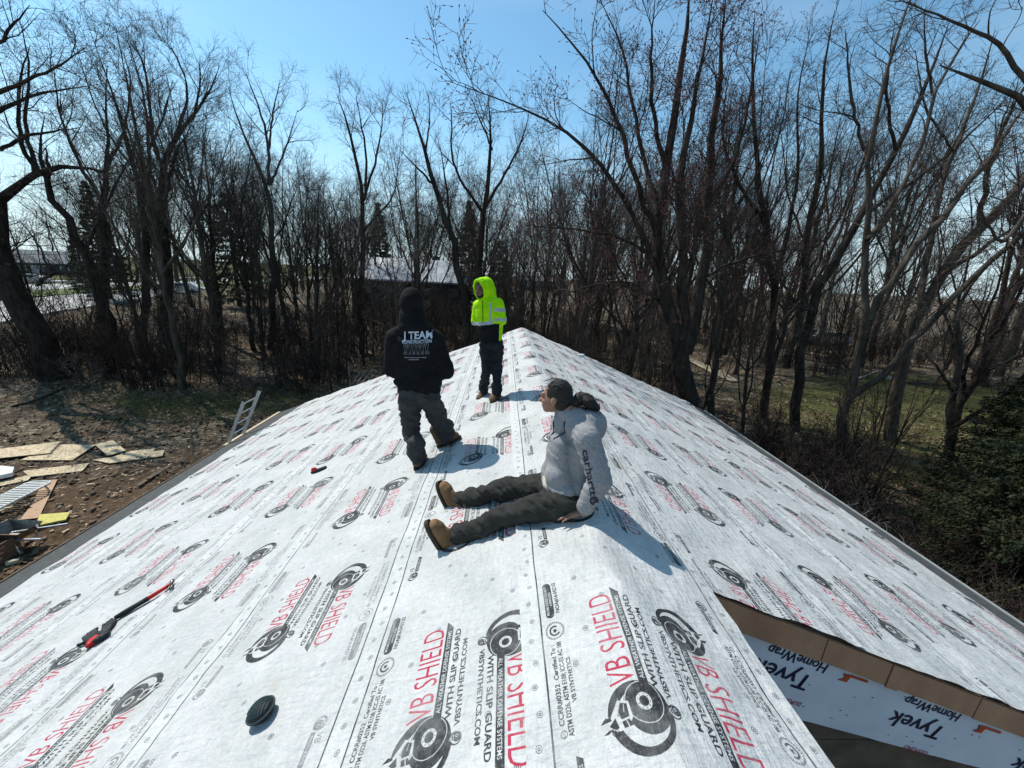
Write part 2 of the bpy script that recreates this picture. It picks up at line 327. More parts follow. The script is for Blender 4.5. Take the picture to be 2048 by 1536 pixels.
def sheet_mat(name, edge_ink, tint=1.0):
    m_ = bpy.data.materials.new(name); m_.use_nodes = True; n = m_.node_tree; L = n.links; N = n.nodes.new
    b = n.nodes["Principled BSDF"]; b.inputs["Roughness"].default_value = .62; b.inputs["Specular IOR Level"].default_value = .25
    uv = N("ShaderNodeUVMap"); uv.uv_map = "UVMap"; im = N("ShaderNodeTexImage"); im.image = img; im.interpolation = 'Linear'
    L.new(uv.outputs[0], im.inputs[0]); sp = N("ShaderNodeSeparateColor"); L.new(im.outputs[0], sp.inputs[0])
    tc = N("ShaderNodeTexCoord")
    def noise(sc, det=5, r=.6, st=None):
        z = N("ShaderNodeTexNoise"); z.inputs["Scale"].default_value = sc; z.inputs["Detail"].default_value = det; z.inputs["Roughness"].default_value = r
        if st:
            mp = N("ShaderNodeMapping"); mp.inputs["Scale"].default_value = st[0]; mp.inputs["Rotation"].default_value = (0, 0, st[1]); L.new(tc.outputs["Object"], mp.inputs[0]); L.new(mp.outputs[0], z.inputs[0])
        else: L.new(tc.outputs["Object"], z.inputs[0])
        return z
    def ramp(src, p0, c0, p1, c1):
        r = N("ShaderNodeValToRGB"); e = r.color_ramp.elements; e[0].position = p0; e[0].color = (*c0, 1); e[1].position = p1; e[1].color = (*c1, 1); L.new(src, r.inputs[0]); return r
    def mix(f, a, b_, mode='MIX'):
        x = N("ShaderNodeMix"); x.data_type = 'RGBA'; x.blend_type = mode
        if isinstance(f, (int, float)): x.inputs[0].default_value = f
        else: L.new(f, x.inputs[0])
        for i, q in ((6, a), (7, b_)):
            if isinstance(q, tuple): x.inputs[i].default_value = (*q, 1)
            else: L.new(q, x.inputs[i])
        return x.outputs[2]
    g = noise(3.1, 6, .65); base = ramp(g.outputs[0], .3, (.45*tint, .456*tint, .436*tint), .70, (.605*tint, .597*tint, .575*tint)).outputs[0]
    f1 = noise(38, 6, .85); fr = ramp(f1.outputs[0], .32, (.80, .82, .825), .64, (1.08, 1.08, 1.08)).outputs[0]
    base = mix(1.0, base, fr, 'MULTIPLY')
    f2 = noise(420, 2, .5); fr2 = ramp(f2.outputs[0], .35, (.86, .86, .86), .65, (1.08, 1.08, 1.08)).outputs[0]
    base = mix(1.0, base, fr2, 'MULTIPLY')
    dn = noise(1.7, 8, .72); dd = ramp(dn.outputs[0], .58, (0, 0, 0), .80, (1, 1, 1)).outputs[0]
    base = mix(dd, base, (.42*tint, .38*tint, .31*tint))
    sc_ = noise(2.2, 9, .75, ((14, 1.4, 1), .6)); sd = ramp(sc_.outputs[0], .66, (0, 0, 0), .76, (.5, .5, .5)).outputs[0]
    base = mix(sd, base, (.36, .36, .36))
    wn = noise(85, 4, .7); wr = ramp(wn.outputs[0], .28, (.72, .72, .72), .45, (1, 1, 1)).outputs[0]
    wb = noise(6, 3, .6); wbr = ramp(wb.outputs[0], .3, (.72, .72, .72), .55, (1, 1, 1)).outputs[0]
    # the doubled strip at each lap is a little brighter
    sx = N("ShaderNodeSeparateXYZ"); L.new(uv.outputs[0], sx.inputs[0]); lt = N("ShaderNodeMath"); lt.operation = 'LESS_THAN'; L.new(sx.outputs[0], lt.inputs[0]); lt.inputs[1].default_value = .085
    base = mix(lt.outputs[0], base, mix(1.0, base, (1.07, 1.08, 1.08), 'MULTIPLY'))
    wear = mix(1.0, wr, wbr, 'MULTIPLY')
    def mul(a, k):
        q = N("ShaderNodeMath"); q.operation = 'MULTIPLY'; L.new(a, q.inputs[0])
        if isinstance(k, (int, float)): q.inputs[1].default_value = k
        else: L.new(k, q.inputs[1])
        return q.outputs[0]
    mx = N("ShaderNodeMath"); mx.operation = 'MAXIMUM'; L.new(sp.outputs[1], mx.inputs[0]); L.new(mul(sp.outputs[2], edge_ink), mx.inputs[1])
    bk = ramp(noise(40, 4).outputs[0], .3, (.014, .016, .018), .7, (.036, .037, .037)).outputs[0]
    base = mix(mul(mx.outputs[0], wear), base, bk)
    base = mix(mul(sp.outputs[0], wear), base, (.40, .02, .055))
    L.new(base, b.inputs["Base Color"])
    # fine creases of the laid sheet
    c1 = noise(1.0, 5, .55, ((9, 34, 9), .55)); c2 = noise(1.0, 4, .6, ((30, 7, 8), -.35)); c3 = noise(16, 5, .65)
    ad = N("ShaderNodeMath"); ad.operation = 'ADD'; L.new(c1.outputs[0], ad.inputs[0]); L.new(c2.outputs[0], ad.inputs[1])
    ad2 = N("ShaderNodeMath"); ad2.operation = 'MULTIPLY_ADD'; L.new(c3.outputs[0], ad2.inputs[0]); ad2.inputs[1].default_value = .35; L.new(ad.outputs[0], ad2.inputs[2])
    bp = N("ShaderNodeBump"); bp.inputs["Distance"].default_value = .012; bp.inputs["Strength"].default_value = 1.0; L.new(ad2.outputs[0], bp.inputs["Height"]); L.new(bp.outputs[0], b.inputs["Normal"])
    return m_
M_SHEET = [sheet_mat("underlayment", 1.0), sheet_mat("underlayment_faded_row", .62, .99)]
M_WOOD = mat("weathered_fascia_wood", (.56, .295, .165), (.43, .215, .12), 2.5, .8, .003, 12, stretch=(2, 1, 1))
M_PLY = mat("sheathing_wood", (.17, .12, .08), (.10, .07, .05), 5, .85, .004, 22, stretch=(1, 6, 1))
M_FELT = mat("dark_roof_felt", (.052, .054, .052), (.085, .087, .083), 14, .9, .003, 160)
M_ALU = mat("aluminium", (.55, .56, .57), (.42, .43, .44), 20, .38, .0005, 60, metal=.85)
M_DRIP = mat("drip_edge", (.34, .36, .36), (.26, .28, .28), 6, .5)
M_PINE = mat("pale_pine", (.62, .50, .33), (.50, .38, .23), 5, .7, .002, 30, stretch=(1, 8, 1))

# ------------------------------------------------------------------ the roof
YF, YN = 11.25, -3.0            # far rake, near end
KS = math.hypot(1, S)
def wrk(x, y):                 # height of the wrinkles and sags above the deck
    sd = x*KS
    a = (fbm(sd*1.6+y*.9, y*.55-sd*.5, 3, 11)-.42)*.034
    q = sd*3.3+y*2.6; b = np.clip(fbm(q, (y-sd)*.45, 3, 21)-.40, 0, 1)*.065
    q2 = sd*5.2-y*3.5; c = np.clip(fbm(q2+4, (y+sd)*.8+9, 3, 31)-.44, 0, 1)*.050
    return a+b+c+.004
def over(P, c=0.0):             # the same plan position, c above the laid sheet
    x, y = float(P[0]), float(P[1]); return np.array([x, y, -S*math.sqrt(x*x+.0016)+.016+float(wrk(np.array(x), np.array(y)))+.009+c])
def sheet(name, s0, s1, ya, yb, parent, off, uphase, mati, along=None, label=None, edge=1, umap=None, cut=None, dy=.05):
    """strip between signed slope distances s0..s1 (negative = left of the ridge)"""
    ns = max(4, int(abs(s1-s0)/.035)); ny = max(6, int((yb-ya)/dy))
    ss = np.linspace(s0, s1, ns+1); yy = np.linspace(ya, yb, ny+1); A, Y = np.meshgrid(ss, yy)
    t = (A-s0)/(s1-s0)
    X = A/KS
    X = X+(fbm(Y*.7, X*0+s0, 2, 5)-.4)*.02                     # sheets are not laid dead straight
    if cut is not None:
        Y = np.where(Y < ya+1e-6, Y+cut(A), Y)
    Z = -S*np.sqrt(X*X+.0016)+.016
    H = wrk(X, Y)
    o = off(t)
    lift = np.zeros_like(H)
    for e in ((0,) if edge == 1 else (1,) if edge == 2 else (0, 1) if edge == 3 else ()):
        de = np.abs(A-(s0 if e == 0 else s1)); lift += np.exp(-(de/.05)**2)*np.clip(fbm(Y*2.3, A*0+s0*3, 3, 41+e)-.38, 0, 1)*.05
    Z = Z+H+o+lift
    V = np.stack([X, Y, Z], -1).reshape(-1, 3)
    i = np.arange(ny)[:, None]*(ns+1)+np.arange(ns)[None]; q = np.stack([i, i+1, i+ns+2, i+ns+1], -1).reshape(-1, 4)
    me = npmesh(name, V, quads=q, smooth=True)
    uvl = me.uv_layers.new(name="UVMap")
    U = umap(A)/TW; Vv = (Y+uphase)/TL
    uv = np.stack([U, Vv], -1).reshape(-1, 2)[q.ravel()]
    uvl.data.foreach_set("uv", uv.astype(np.float32).ravel())
    ob = link(name, me, M_SHEET[mati], parent)
    if label: ob['label'] = label
    return ob
house = empty("house", (0, 0, 0), label="low house under construction whose ridged roof is covered in white printed underlayment", cat="house")
# left slope: black lines at these horizontal distances
XL = [-.372, -1.177, -2.27, -3.36, -4.45, -5.54]
sl = [x*KS for x in XL]
phase = [.0, -.075, -.885, -.40, .25, -.62]
upper = lambda t: .0075-.006*t
for i in range(5, 0, -1):
    lo = sl[i]; k = 1.06
    s0 = lo-.1*k; s1 = lo+1.1*k
    s1 = min(s1, -.12)
    sheet("underlayment_sheet", s0, s1, YN, YF+.03-.02*(i % 2), house, upper, phase[i], 0 if i in (1,) else 1,
          umap=lambda A, lo=lo, k=k: (A-lo)/k+.1, dy=.06)
sheet("underlayment_sheet", -6.86*1.0*KS/KS*1.0-.13, sl[5]-.02, YN, YF+.01, house, upper, .3, 1, umap=lambda A: (A-(-6.66*KS))/1.06+.1, dy=.08)
# right slope
sr = [.60+.02]                     # lap line of the ridge sheet
for i, lo in enumerate((1.72, 2.86, 4.0, 5.12)):
    s0 = lo+.1*1.06; s1 = lo-1.1*1.06; s1 = max(s1, .14)
    sheet("underlayment_sheet", s0, s1, 1.795 if i or True else 0, YF+.03*(i % 2), house, upper, (.52, .07, -.33, .8)[i], 1 if i in (1, 3) else 0,
          umap=lambda A, lo=lo: (lo-A)/1.06+.1, cut=lambda A, i=i: (fbm(A*2.2, A*0+i, 3, 77)-.45)*.07, dy=.06)
sheet("underlayment_sheet", 5.62, 4.95, 1.80, YF, house, upper, .2, 0, umap=lambda A: (6.2-A)/1.06+.1, cut=lambda A: (fbm(A*2.2, A*0+9, 3, 77)-.45)*.06, dy=.08)
# ridge sheet lies over both slopes
sheet("underlayment_sheet", sl[0]-.10, .60+.10, YN, YF+.02, house, lambda t: .014+0*t, 0.0, 0, umap=lambda A: A-sl[0]+.1, edge=3, dy=.04)

# deck under the sheets, felt strips at the eaves
def slab(name, x0, x1, y0, y1, top, th, m_, parent=house, label=None):
    mb = MB(); z = lambda x: -S*abs(x)+top
    V = [(x0, y0, z(x0)), (x1, y0, z(x1)), (x1, y1, z(x1)), (x0, y1, z(x0))]; V += [(a, b, c-th) for a, b, c in V]
    mb.add(V, [(0, 1, 2, 3), (7, 6, 5, 4), (0, 4, 5, 1), (1, 5, 6, 2), (2, 6, 7, 3), (3, 7, 4, 0)])
    return mb.build(name, m_, parent, label=label)
EL, ER = -7.24, 5.80
n = 0
for (a, b) in ((EL+.01, -4.9), (-4.9, -2.45), (-2.45, 0)):
    y = YN
    while y < YF-.1:
        y1 = min(y+2.44, YF-.02); slab("deck_panel", a+.003, b-.003, y+.003, y1-.003, 0, .016, M_PLY); y = y1
for (a, b) in ((0, .62), (.62, 3.1), (3.1, ER-.01)):
    y = YN if a == 0 else 1.84
    while y < YF-.1:
        y1 = min(y+2.44, YF-.02); slab("deck_panel", a+.003, b-.003, y+.003, y1-.003, 0, .016, M_PLY); y = y1
slab("felt_strip", EL-.02, -6.35, YN, YF+.02, .012, .006, M_FELT, label="dark felt strip along the left eave")
slab("felt_strip", 4.75, ER+.02, 1.80, YF+.02, .012, .006, M_FELT, label="dark felt strip along the right eave")
mb = MB(); mb.frame((EL-.035, (YN+YF)/2, S*EL-.055), (1, 0, 0), (0, 1, 0), (0, 0, 1), .012, (YF-YN)/2, .075); mb.build("fascia_board", M_PLY, house)
mb = MB(); mb.frame((EL-.03, 10.0, S*EL+.022), (1, 0, 0), (0, 1, 0), (0, 0, 1), .035, 1.2, .008); mb.build("batten", M_PINE, house, label="pale wooden batten on the left eave below the ladder")
mb = MB(); mb.frame((ER+.035, (1.82+YF)/2, -S*ER-.055), (1, 0, 0), (0, 1, 0), (0, 0, 1), .012, (YF-1.82)/2, .075); mb.build("fascia_board", M_DRIP, house)
for sg, e in ((-1, EL), (1, ER)):
    mb = MB(); V = []
    for (x, z) in ((0, -.018), (abs(e), -S*abs(e)-.018), (abs(e), -S*abs(e)-.16), (0, -.16)):
        V += [(sg*x, YF-.03, z), (sg*x, YF-.005, z)]
    mb.add(V, [(0, 2, 4, 6), (7, 5, 3, 1), (0, 1, 3, 2), (2, 3, 5, 4), (4, 5, 7, 6), (6, 7, 1, 0)]); mb.build("rake_board", M_WOOD, house)
# vent stub on the right rake
mb = MB(); P = RC(1162, 712, .05); mb.box(P, (.16, .16, .1), .1, .01); mb.build("roof_vent", mat("vent_white", (.6, .62, .62)), house, label="small pale vent stub near the far end of the right rake")
# the near end of the right slope: rake boards, wrapped wall, sheathing below
yb = 1.815
edges = [.60, 1.14, 1.46, 1.93, 2.02, 2.62, 3.35, 4.3, 5.3, ER]
for i in range(len(edges)-1):
    a, b = edges[i]+.002, edges[i+1]-.002; V = []
    dyy = (.0, .006, .002, -.004, .003, 0, .005, -.003, .002)[i]; dz = (.0, .004, -.003, .006, -.004, .002, 0, .003, 0)[i]
    for x in (a, b):
        for yv in (yb-.019+dyy, yb+.005+dyy):
            V += [(x, yv, -S*x-.004), (x, yv, -S*x-.18-dz)]
    mb = MB(); mb.add(V, [(0, 1, 5, 4), (2, 6, 7, 3), (0, 4, 6, 2), (1, 3, 7, 5), (0, 2, 3, 1), (4, 5, 7, 6)]); mb.build("rake_board", M_WOOD, house)
M_WRAP = mat("house_wrap", (.80, .80, .84), (.70, .71, .76), 3, .55, .006, 7)
yw = yb+.03
wrapy = lambda x, z: yw+.022*(fbm(np.asarray(x*3.), np.asarray(z*3.), 3, 3)-.45)
xs = np.linspace(.55, ER, 110); V = []
for x in xs:
    zt = -S*x-.15; zb = -1.02-S*(x-.55)*.80+.0*x
    for k in np.linspace(0, 1, 9):
        V.append((x, wrapy(x, zt*(1-k)+zb*k), zt*(1-k)+zb*k))
V = np.array(V, float); i = (np.arange(109)[:, None]*9+np.arange(8)[None]); q = np.stack([i, i+1, i+10, i+9], -1).reshape(-1, 4)
link("house_wrap", npmesh("house_wrap", V, quads=q, smooth=True), M_WRAP, house)
mb = MB(); mb.frame((ER/2+.25, yw+.02, -3.4), (1, 0, 0), (0, 1, 0), (0, 0, 1), ER/2-.3, .01, 1.9)
# sheathing boards under the wrap
for k in range(22):
    z = -.9-.16*k; xe = ER-.02; xb = max(.60, 0)
    if -S*xe-.2 < z: xe = (-z-.2)/S
    if xe < .9: continue
    b = MB(); b.frame(((xb+xe)/2, yw+.03+.003*(k % 2), z-.08), (1, 0, 0), (0, 1, 0), (0, 0, 1), (xe-xb)/2, .012, .077); b.build("sheathing_board", M_PLY, house)
b = MB(); b.box((.575, (YN+yb)/2, -2.87), (.03, yb-YN-.05, 5.2)); b.build("wall", M_PLY, house)
slab("lower_deck", .62, ER, YN, 1.80, -1.75, .05, M_PLY)
M_WRAPINK = mat("wrap_print_navy", (.012, .016, .05), rough=.6); M_WRAPRED = mat("wrap_print_red", (.45, .03, .08), rough=.6); M_WRAPOR = mat("wrap_print_orange", (.62, .10, .03), rough=.6)
def wrap_text(s, length, height, x, z, ang, m_, bold=.01, name="lettering"):
    V, T = fit_text(s, length, height, bold); ca, sa = math.cos(ang), math.sin(ang)
    W = np.stack([x+V[:, 0]*ca-V[:, 1]*sa, np.full(len(V), yw-.0115), z+V[:, 0]*sa+V[:, 1]*ca], 1)
    W[:, 1] = wrapy(W[:, 0], W[:, 2])-.004
    link(name, npmesh(name, W, tris=T), m_, house)

# ------------------------------------------------------------------ ground
def blob(X, Y, c, r): return np.exp(-(((X-c[0])/r[0])**2+((Y-c[1])/r[1])**2))
PIT_C = (-12.3, 9.2)
def terr(X, Y):
    X = np.asarray(X, float); Y = np.asarray(Y, float)
    z = terr0(X, Y)
    r = np.hypot(X, Y)
    z = z+(fbm(X*.35, Y*.35, 4, 61)-.45)*.35*np.clip(r/40, .3, 1)+(fbm(X*1.6, Y*1.6, 3, 62)-.45)*.12
    z = z+blob(X, Y, (-9.6, 10.6), (2.6, 2.4))*(.25+(fbm(X*2.2, Y*2.2, 3, 63)-.4)*.5)       # the heap of soil by the eave
    return z
def gz(x, y): return float(terr(np.array(x), np.array(y)))
def grid_mesh(n, ext, near):
    t = np.linspace(-1, 1, n); a = np.sinh(t*near)/math.sinh(near)*ext; return a
ax = grid_mesh(300, 420, 4.6); ay = grid_mesh(300, 420, 4.6)+14
X, Y = np.meshgrid(ax, ay); Z = terr(X, Y)
# keep the ground out of the roads' way
V = np.stack([X, Y, Z], -1).reshape(-1, 3); k = 300
i = np.arange(k-1)[:, None]*k+np.arange(k-1)[None]; q = np.stack([i, i+1, i+k+1, i+k], -1).reshape(-1, 4)
me = npmesh("ground", V, quads=q, smooth=True)
gr = blob(X, Y, (22, 21), (10, 7))+blob(X, Y, (31, 26), (7, 6))*.8+blob(X, Y, (16.5, 14.5), (4, 3.5))*.8+blob(X, Y, (14.2, 33.5), (3, 4))*.7
gr = gr+blob(X, Y, (-16.5, 17.6), (3.6, 1.8))*.75+blob(X, Y, (-12, 19.2), (3.5, 1.6))*.6+np.clip((-X-46)/6, 0, 1)*.9+blob(X, Y, (-14, 66), (20, 5))*.7
mud = blob(X, Y, (-10.6, 9.6), (3.2, 3.6))*1.1+blob(X, Y, (-8.5, 13), (2, 3))*.4
lit = blob(X, Y, (-17, 18), (9, 6))
att = me.color_attributes.new(name="cover", type='FLOAT_COLOR', domain='POINT')
cv = np.stack([np.clip(gr, 0, 1), np.clip(mud, 0, 1), np.clip(lit, 0, 1), np.ones_like(gr)], -1).reshape(-1, 4)
att.data.foreach_set("color", cv.astype(np.float32).ravel())
def ground_mat():
    m_ = bpy.data.materials.new("leaf_litter_and_grass"); m_.use_nodes = True; n = m_.node_tree; L = n.links; N = n.nodes.new
    b = n.nodes["Principled BSDF"]; b.inputs["Roughness"].default_value = .95; b.inputs["Specular IOR Level"].default_value = .1
    tc = N("ShaderNodeTexCoord"); at = N("ShaderNodeAttribute"); at.attribute_name = "cover"; sp = N("ShaderNodeSeparateColor"); L.new(at.outputs[0], sp.inputs[0])
    def nz(s, d=5, r=.6):
        z = N("ShaderNodeTexNoise"); z.inputs["Scale"].default_value = s; z.inputs["Detail"].default_value = d; z.inputs["Roughness"].default_value = r; L.new(tc.outputs["Object"], z.inputs[0]); return z.outputs[0]
    def rp(src, *st):
        r = N("ShaderNodeValToRGB"); e = r.color_ramp.elements
        for i_, (p, c) in enumerate(st):
            x = e[i_] if i_ < 2 else e.new(p)
            x.position = p; x.color = (*c, 1)
        L.new(src, r.inputs[0]); return r.outputs[0]
    def mix(f, a, b_, mode='MIX'):
        x = N("ShaderNodeMix"); x.data_type = 'RGBA'; x.blend_type = mode
        if isinstance(f, (int, float)): x.inputs[0].default_value = f
        else: L.new(f, x.inputs[0])
        L.new(a, x.inputs[6]); L.new(b_, x.inputs[7]); return x.outputs[2]
    def mth(op, a, b_=None, c=None):
        x = N("ShaderNodeMath"); x.operation = op
        for i_, q_ in enumerate((a, b_, c)):
            if q_ is None: continue
            if isinstance(q_, (int, float)): x.inputs[i_].default_value = q_
            else: L.new(q_, x.inputs[i_])
        return x.outputs[0]
    vo = N("ShaderNodeTexVoronoi"); vo.inputs["Scale"].default_value = 9; L.new(tc.outputs["Object"], vo.inputs[0])
    sv = N("ShaderNodeSeparateColor"); L.new(vo.outputs["Color"], sv.inputs[0])
    leaf = rp(sv.outputs[0], (0, (.06, .046, .03)), (.4, (.155, .12, .08)), (.74, (.27, .215, .145)), (.93, (.48, .40, .28)))
    soil = rp(nz(1.3, 8, .7), (.3, (.065, .047, .034)), (.7, (.155, .112, .078)))
    leaf = mix(rp(nz(.8, 6, .65), (.38, (0, 0, 0)), (.62, (1, 1, 1))), soil, leaf)
    grass = rp(nz(5, 8, .8), (.28, (.035, .038, .014)), (.5, (.095, .095, .034)), (.72, (.20, .165, .075)))
    mud = rp(nz(5.5, 10, .85), (.34, (.035, .023, .014)), (.52, (.16, .105, .064)), (.68, (.36, .26, .165)))
    gm = mth('MULTIPLY_ADD', nz(.9, 7, .75), 1.6, -.85); gm = mth('ADD', gm, sp.outputs[0]); gm = rp(gm, (.42, (0, 0, 0)), (.75, (1, 1, 1)))
    mm = mth('MULTIPLY_ADD', nz(1.4, 6, .7), 1.2, -.6); mm = mth('ADD', mm, sp.outputs[1]); mm = rp(mm, (.3, (0, 0, 0)), (.6, (1, 1, 1)))
    c = mix(gm, leaf, grass); c = mix(mm, c, mud); L.new(c, b.inputs["Base Color"])
    bp = N("ShaderNodeBump"); bp.inputs["Distance"].default_value = .16; bp.inputs["Strength"].default_value = .9
    h = mth('MULTIPLY_ADD', sv.outputs[1], .35, nz(4.5, 10, .85)); L.new(h, bp.inputs["Height"]); L.new(bp.outputs[0], b.inputs["Normal"])
    return m_
M_GROUND = ground_mat()
g = link("ground", me, M_GROUND); tag(g, kind='structure')

# fallen leaves and grass blades near the house
M_LEAF = [mat("fallen_leaf_a", (.22, .15, .09), (.11, .07, .04), 3, .8), mat("fallen_leaf_b", (.42, .34, .24), (.25, .18, .11), 3, .75)]
def scatter_leaves(n, boxes, size, name, m_, seed):
    r = np.random.default_rng(seed); XY = []
    for (x0, x1, y0, y1, f) in boxes:
        k_ = int(n*f); XY.append(np.stack([r.uniform(x0, x1, k_), r.uniform(y0, y1, k_)], 1))
    XY = np.concatenate(XY); dn = fbm(XY[:, 0]*.7, XY[:, 1]*.7, 3, seed); XY = XY[dn > .40]
    inside = (XY[:, 0] > EL-.1) & (XY[:, 0] < ER+.1) & (XY[:, 1] < YF); XY = XY[~inside]
    z = terr(XY[:, 0], XY[:, 1])+.015; N_ = len(XY); C_ = np.column_stack([XY, z])
    a = r.uniform(0, 2*math.pi, N_); til = r.normal(0, .45, (N_, 2)); s_ = size*r.uniform(.5, 1.3, N_)
    U_ = np.column_stack([np.cos(a), np.sin(a), til[:, 0]])*s_[:, None]; W_ = np.column_stack([-np.sin(a), np.cos(a), til[:, 1]])*s_[:, None]*.6
    V_ = np.stack([C_-U_, C_-W_+[0, 0, .01], C_+U_, C_+W_+[0, 0, .02]], 1).reshape(-1, 3); q_ = np.arange(N_*4).reshape(-1, 4)
    o = link(name, npmesh(name, V_, quads=q_), m_); tag(o, None, None, None, 'stuff'); return o
bx = [(-26, -7.5, 6, 26, .42), (-8, 22, 11.5, 30, .33), (6, 26, 1, 22, .25)]
tag(scatter_leaves(26000, bx, .085, "fallen_leaves", M_LEAF[0], 5), "brown dead leaves littering the ground round the house", "leaf litter")
tag(scatter_leaves(9000, bx, .06, "fallen_leaves", M_LEAF[1], 6), "pale dry leaves scattered over the brown litter", "leaf litter")
def grass(n, regs, name, label):
    r = np.random.default_rng(3); P_ = []
    for (c, s_) in regs:
        k_ = n//len(regs); P_.append(np.column_stack([r.normal(c[0], s_[0], k_), r.normal(c[1], s_[1], k_)]))
    P_ = np.concatenate(P_); dn = fbm(P_[:, 0]*.9, P_[:, 1]*.9, 3, 91); P_ = P_[dn > .36]
    inside = (P_[:, 0] > EL-.3) & (P_[:, 0] < ER+.3) & (P_[:, 1] < YF+.2); P_ = P_[~inside]
    N_ = len(P_); C_ = np.column_stack([P_, terr(P_[:, 0], P_[:, 1])]); a = r.uniform(0, 6.28, N_); h = r.uniform(.05, .13, N_)
    U_ = np.column_stack([np.cos(a), np.sin(a), 0*a])*.012; T_ = np.column_stack([r.normal(0, .04, N_), r.normal(0, .04, N_), h])
    V_ = np.stack([C_-U_, C_+U_, C_+T_], 1).reshape(-1, 3)
    o = link(name, npmesh(name, V_, tris=np.arange(N_*3).reshape(-1, 3)), mat("grass_blade", (.09, .105, .03), (.22, .19, .09), 4, .7)); tag(o, label, "grass", None, 'stuff')
grass(60000, [((22, 20), (6, 4)), ((16.5, 14.5), (2.4, 2)), ((-16, 17.6), (2.4, 1.2)), ((-12, 19.2), (2.2, 1.1))], "grass", "short spring grass on the lawns either side of the house")

# ------------------------------------------------------------------ road, median, houses far off
M_ROAD = mat("pale_concrete_road", (.50, .49, .46), (.42, .41, .38), 2, .85, .01, 8)
M_VERGE = mat("verge_grass", (.10, .15, .03), (.16, .19, .06), 3, .9, .05, 9)
def strip(name, near, far, dz, m_, th=.10, ext=(60, 90)):
    """a long strip between two straight lines through pairs of ground points"""
    A0, A1 = np.array(near[0]), np.array(near[1]); B0, B1 = np.array(far[0]), np.array(far[1])
    d = (A1-A0)+(B1-B0); d = d[:2]/np.linalg.norm(d[:2]); n_ = np.array([-d[1], d[0]])
    na = ((A0+A1)/2)[:2]; fb = ((B0+B1)/2)[:2]; wdt = (fb-na)@n_
    V = []; K = 60
    for s_ in np.linspace(-ext[0], ext[1], K):
        for k_ in (0, 1):
            p = na+d*s_+n_*(wdt*k_ if k_ else 0); zc = float(terr0(p[0], p[1]))+.16+dz; V.append((p[0], p[1], zc)); V.append((p[0], p[1], zc-.35))
    Fc = []
    for i_ in range(K-1):
        a = i_*4; Fc += [(a, a+4, a+6, a+2), (a+1, a, a+2, a+3)[::-1] if False else (a, a+1, a+5, a+4), (a+2, a+6, a+7, a+3)]
    mb = MB(); mb.add(V, Fc); o = mb.build(name, m_); tag(o, kind='structure'); return o
rd = lambda *a: [GP(*p) for p in a]
strip("road", rd((60, 642), (190, 611)), rd((58, 598), (191, 588)), 0, M_ROAD)
strip("median", rd((58, 598), (191, 588)), rd((58, 583), (191, 578)), .05, M_VERGE)
strip("road", rd((58, 583), (191, 578)), rd((45, 571), (200, 568)), 0, M_ROAD)
strip("pavement", rd((45, 566), (200, 563)), rd((45, 564), (200, 561)), .03, M_ROAD)
# bank path on the right
pts = [GP(*p) for p in ((1118, 614), (1180, 638), (1250, 662), (1300, 684), (1360, 712), (1430, 745), (1470, 765))]
mb = MB(); V = []; Fc = []
for i_, p in enumerate(pts):
    d = (pts[min(i_+1, 6)]-pts[max(i_-1, 0)])[:2]; d /= np.linalg.norm(d); nn = np.array([-d[1], d[0]])*(.32+.2*(i_ % 2))
    for k_ in (-1, 1): x_, y_ = p[0]+nn[0]*k_, p[1]+nn[1]*k_; V.append((x_, y_, gz(x_, y_)+.10))
for i_ in range(6): Fc.append((2*i_, 2*i_+1, 2*i_+3, 2*i_+2))
mb.add(V, Fc); tag(mb.build("footpath", mat("dry_path", (.46, .38, .27), (.30, .23, .15), 3, .9, .02, 9)), kind='structure')
M_WALLD = mat("dark_house_siding", (.045, .05, .055), (.03, .034, .037), 2, .8); M_ROOFG = mat("grey_shingle", (.20, .21, .22), (.14, .15, .155), 6, .85, .01, 20)
M_ROOFL = mat("pale_metal_roof", (.42, .45, .48), (.30, .33, .36), 1.2, .5, .01, 5, spec=.5); M_GLASS = mat("window_glass", (.10, .12, .14), (.06, .07, .09), 2, .15, spec=.6)
M_WHITE = mat("white_paint", (.72, .72, .70), (.60, .60, .58), 3, .5)
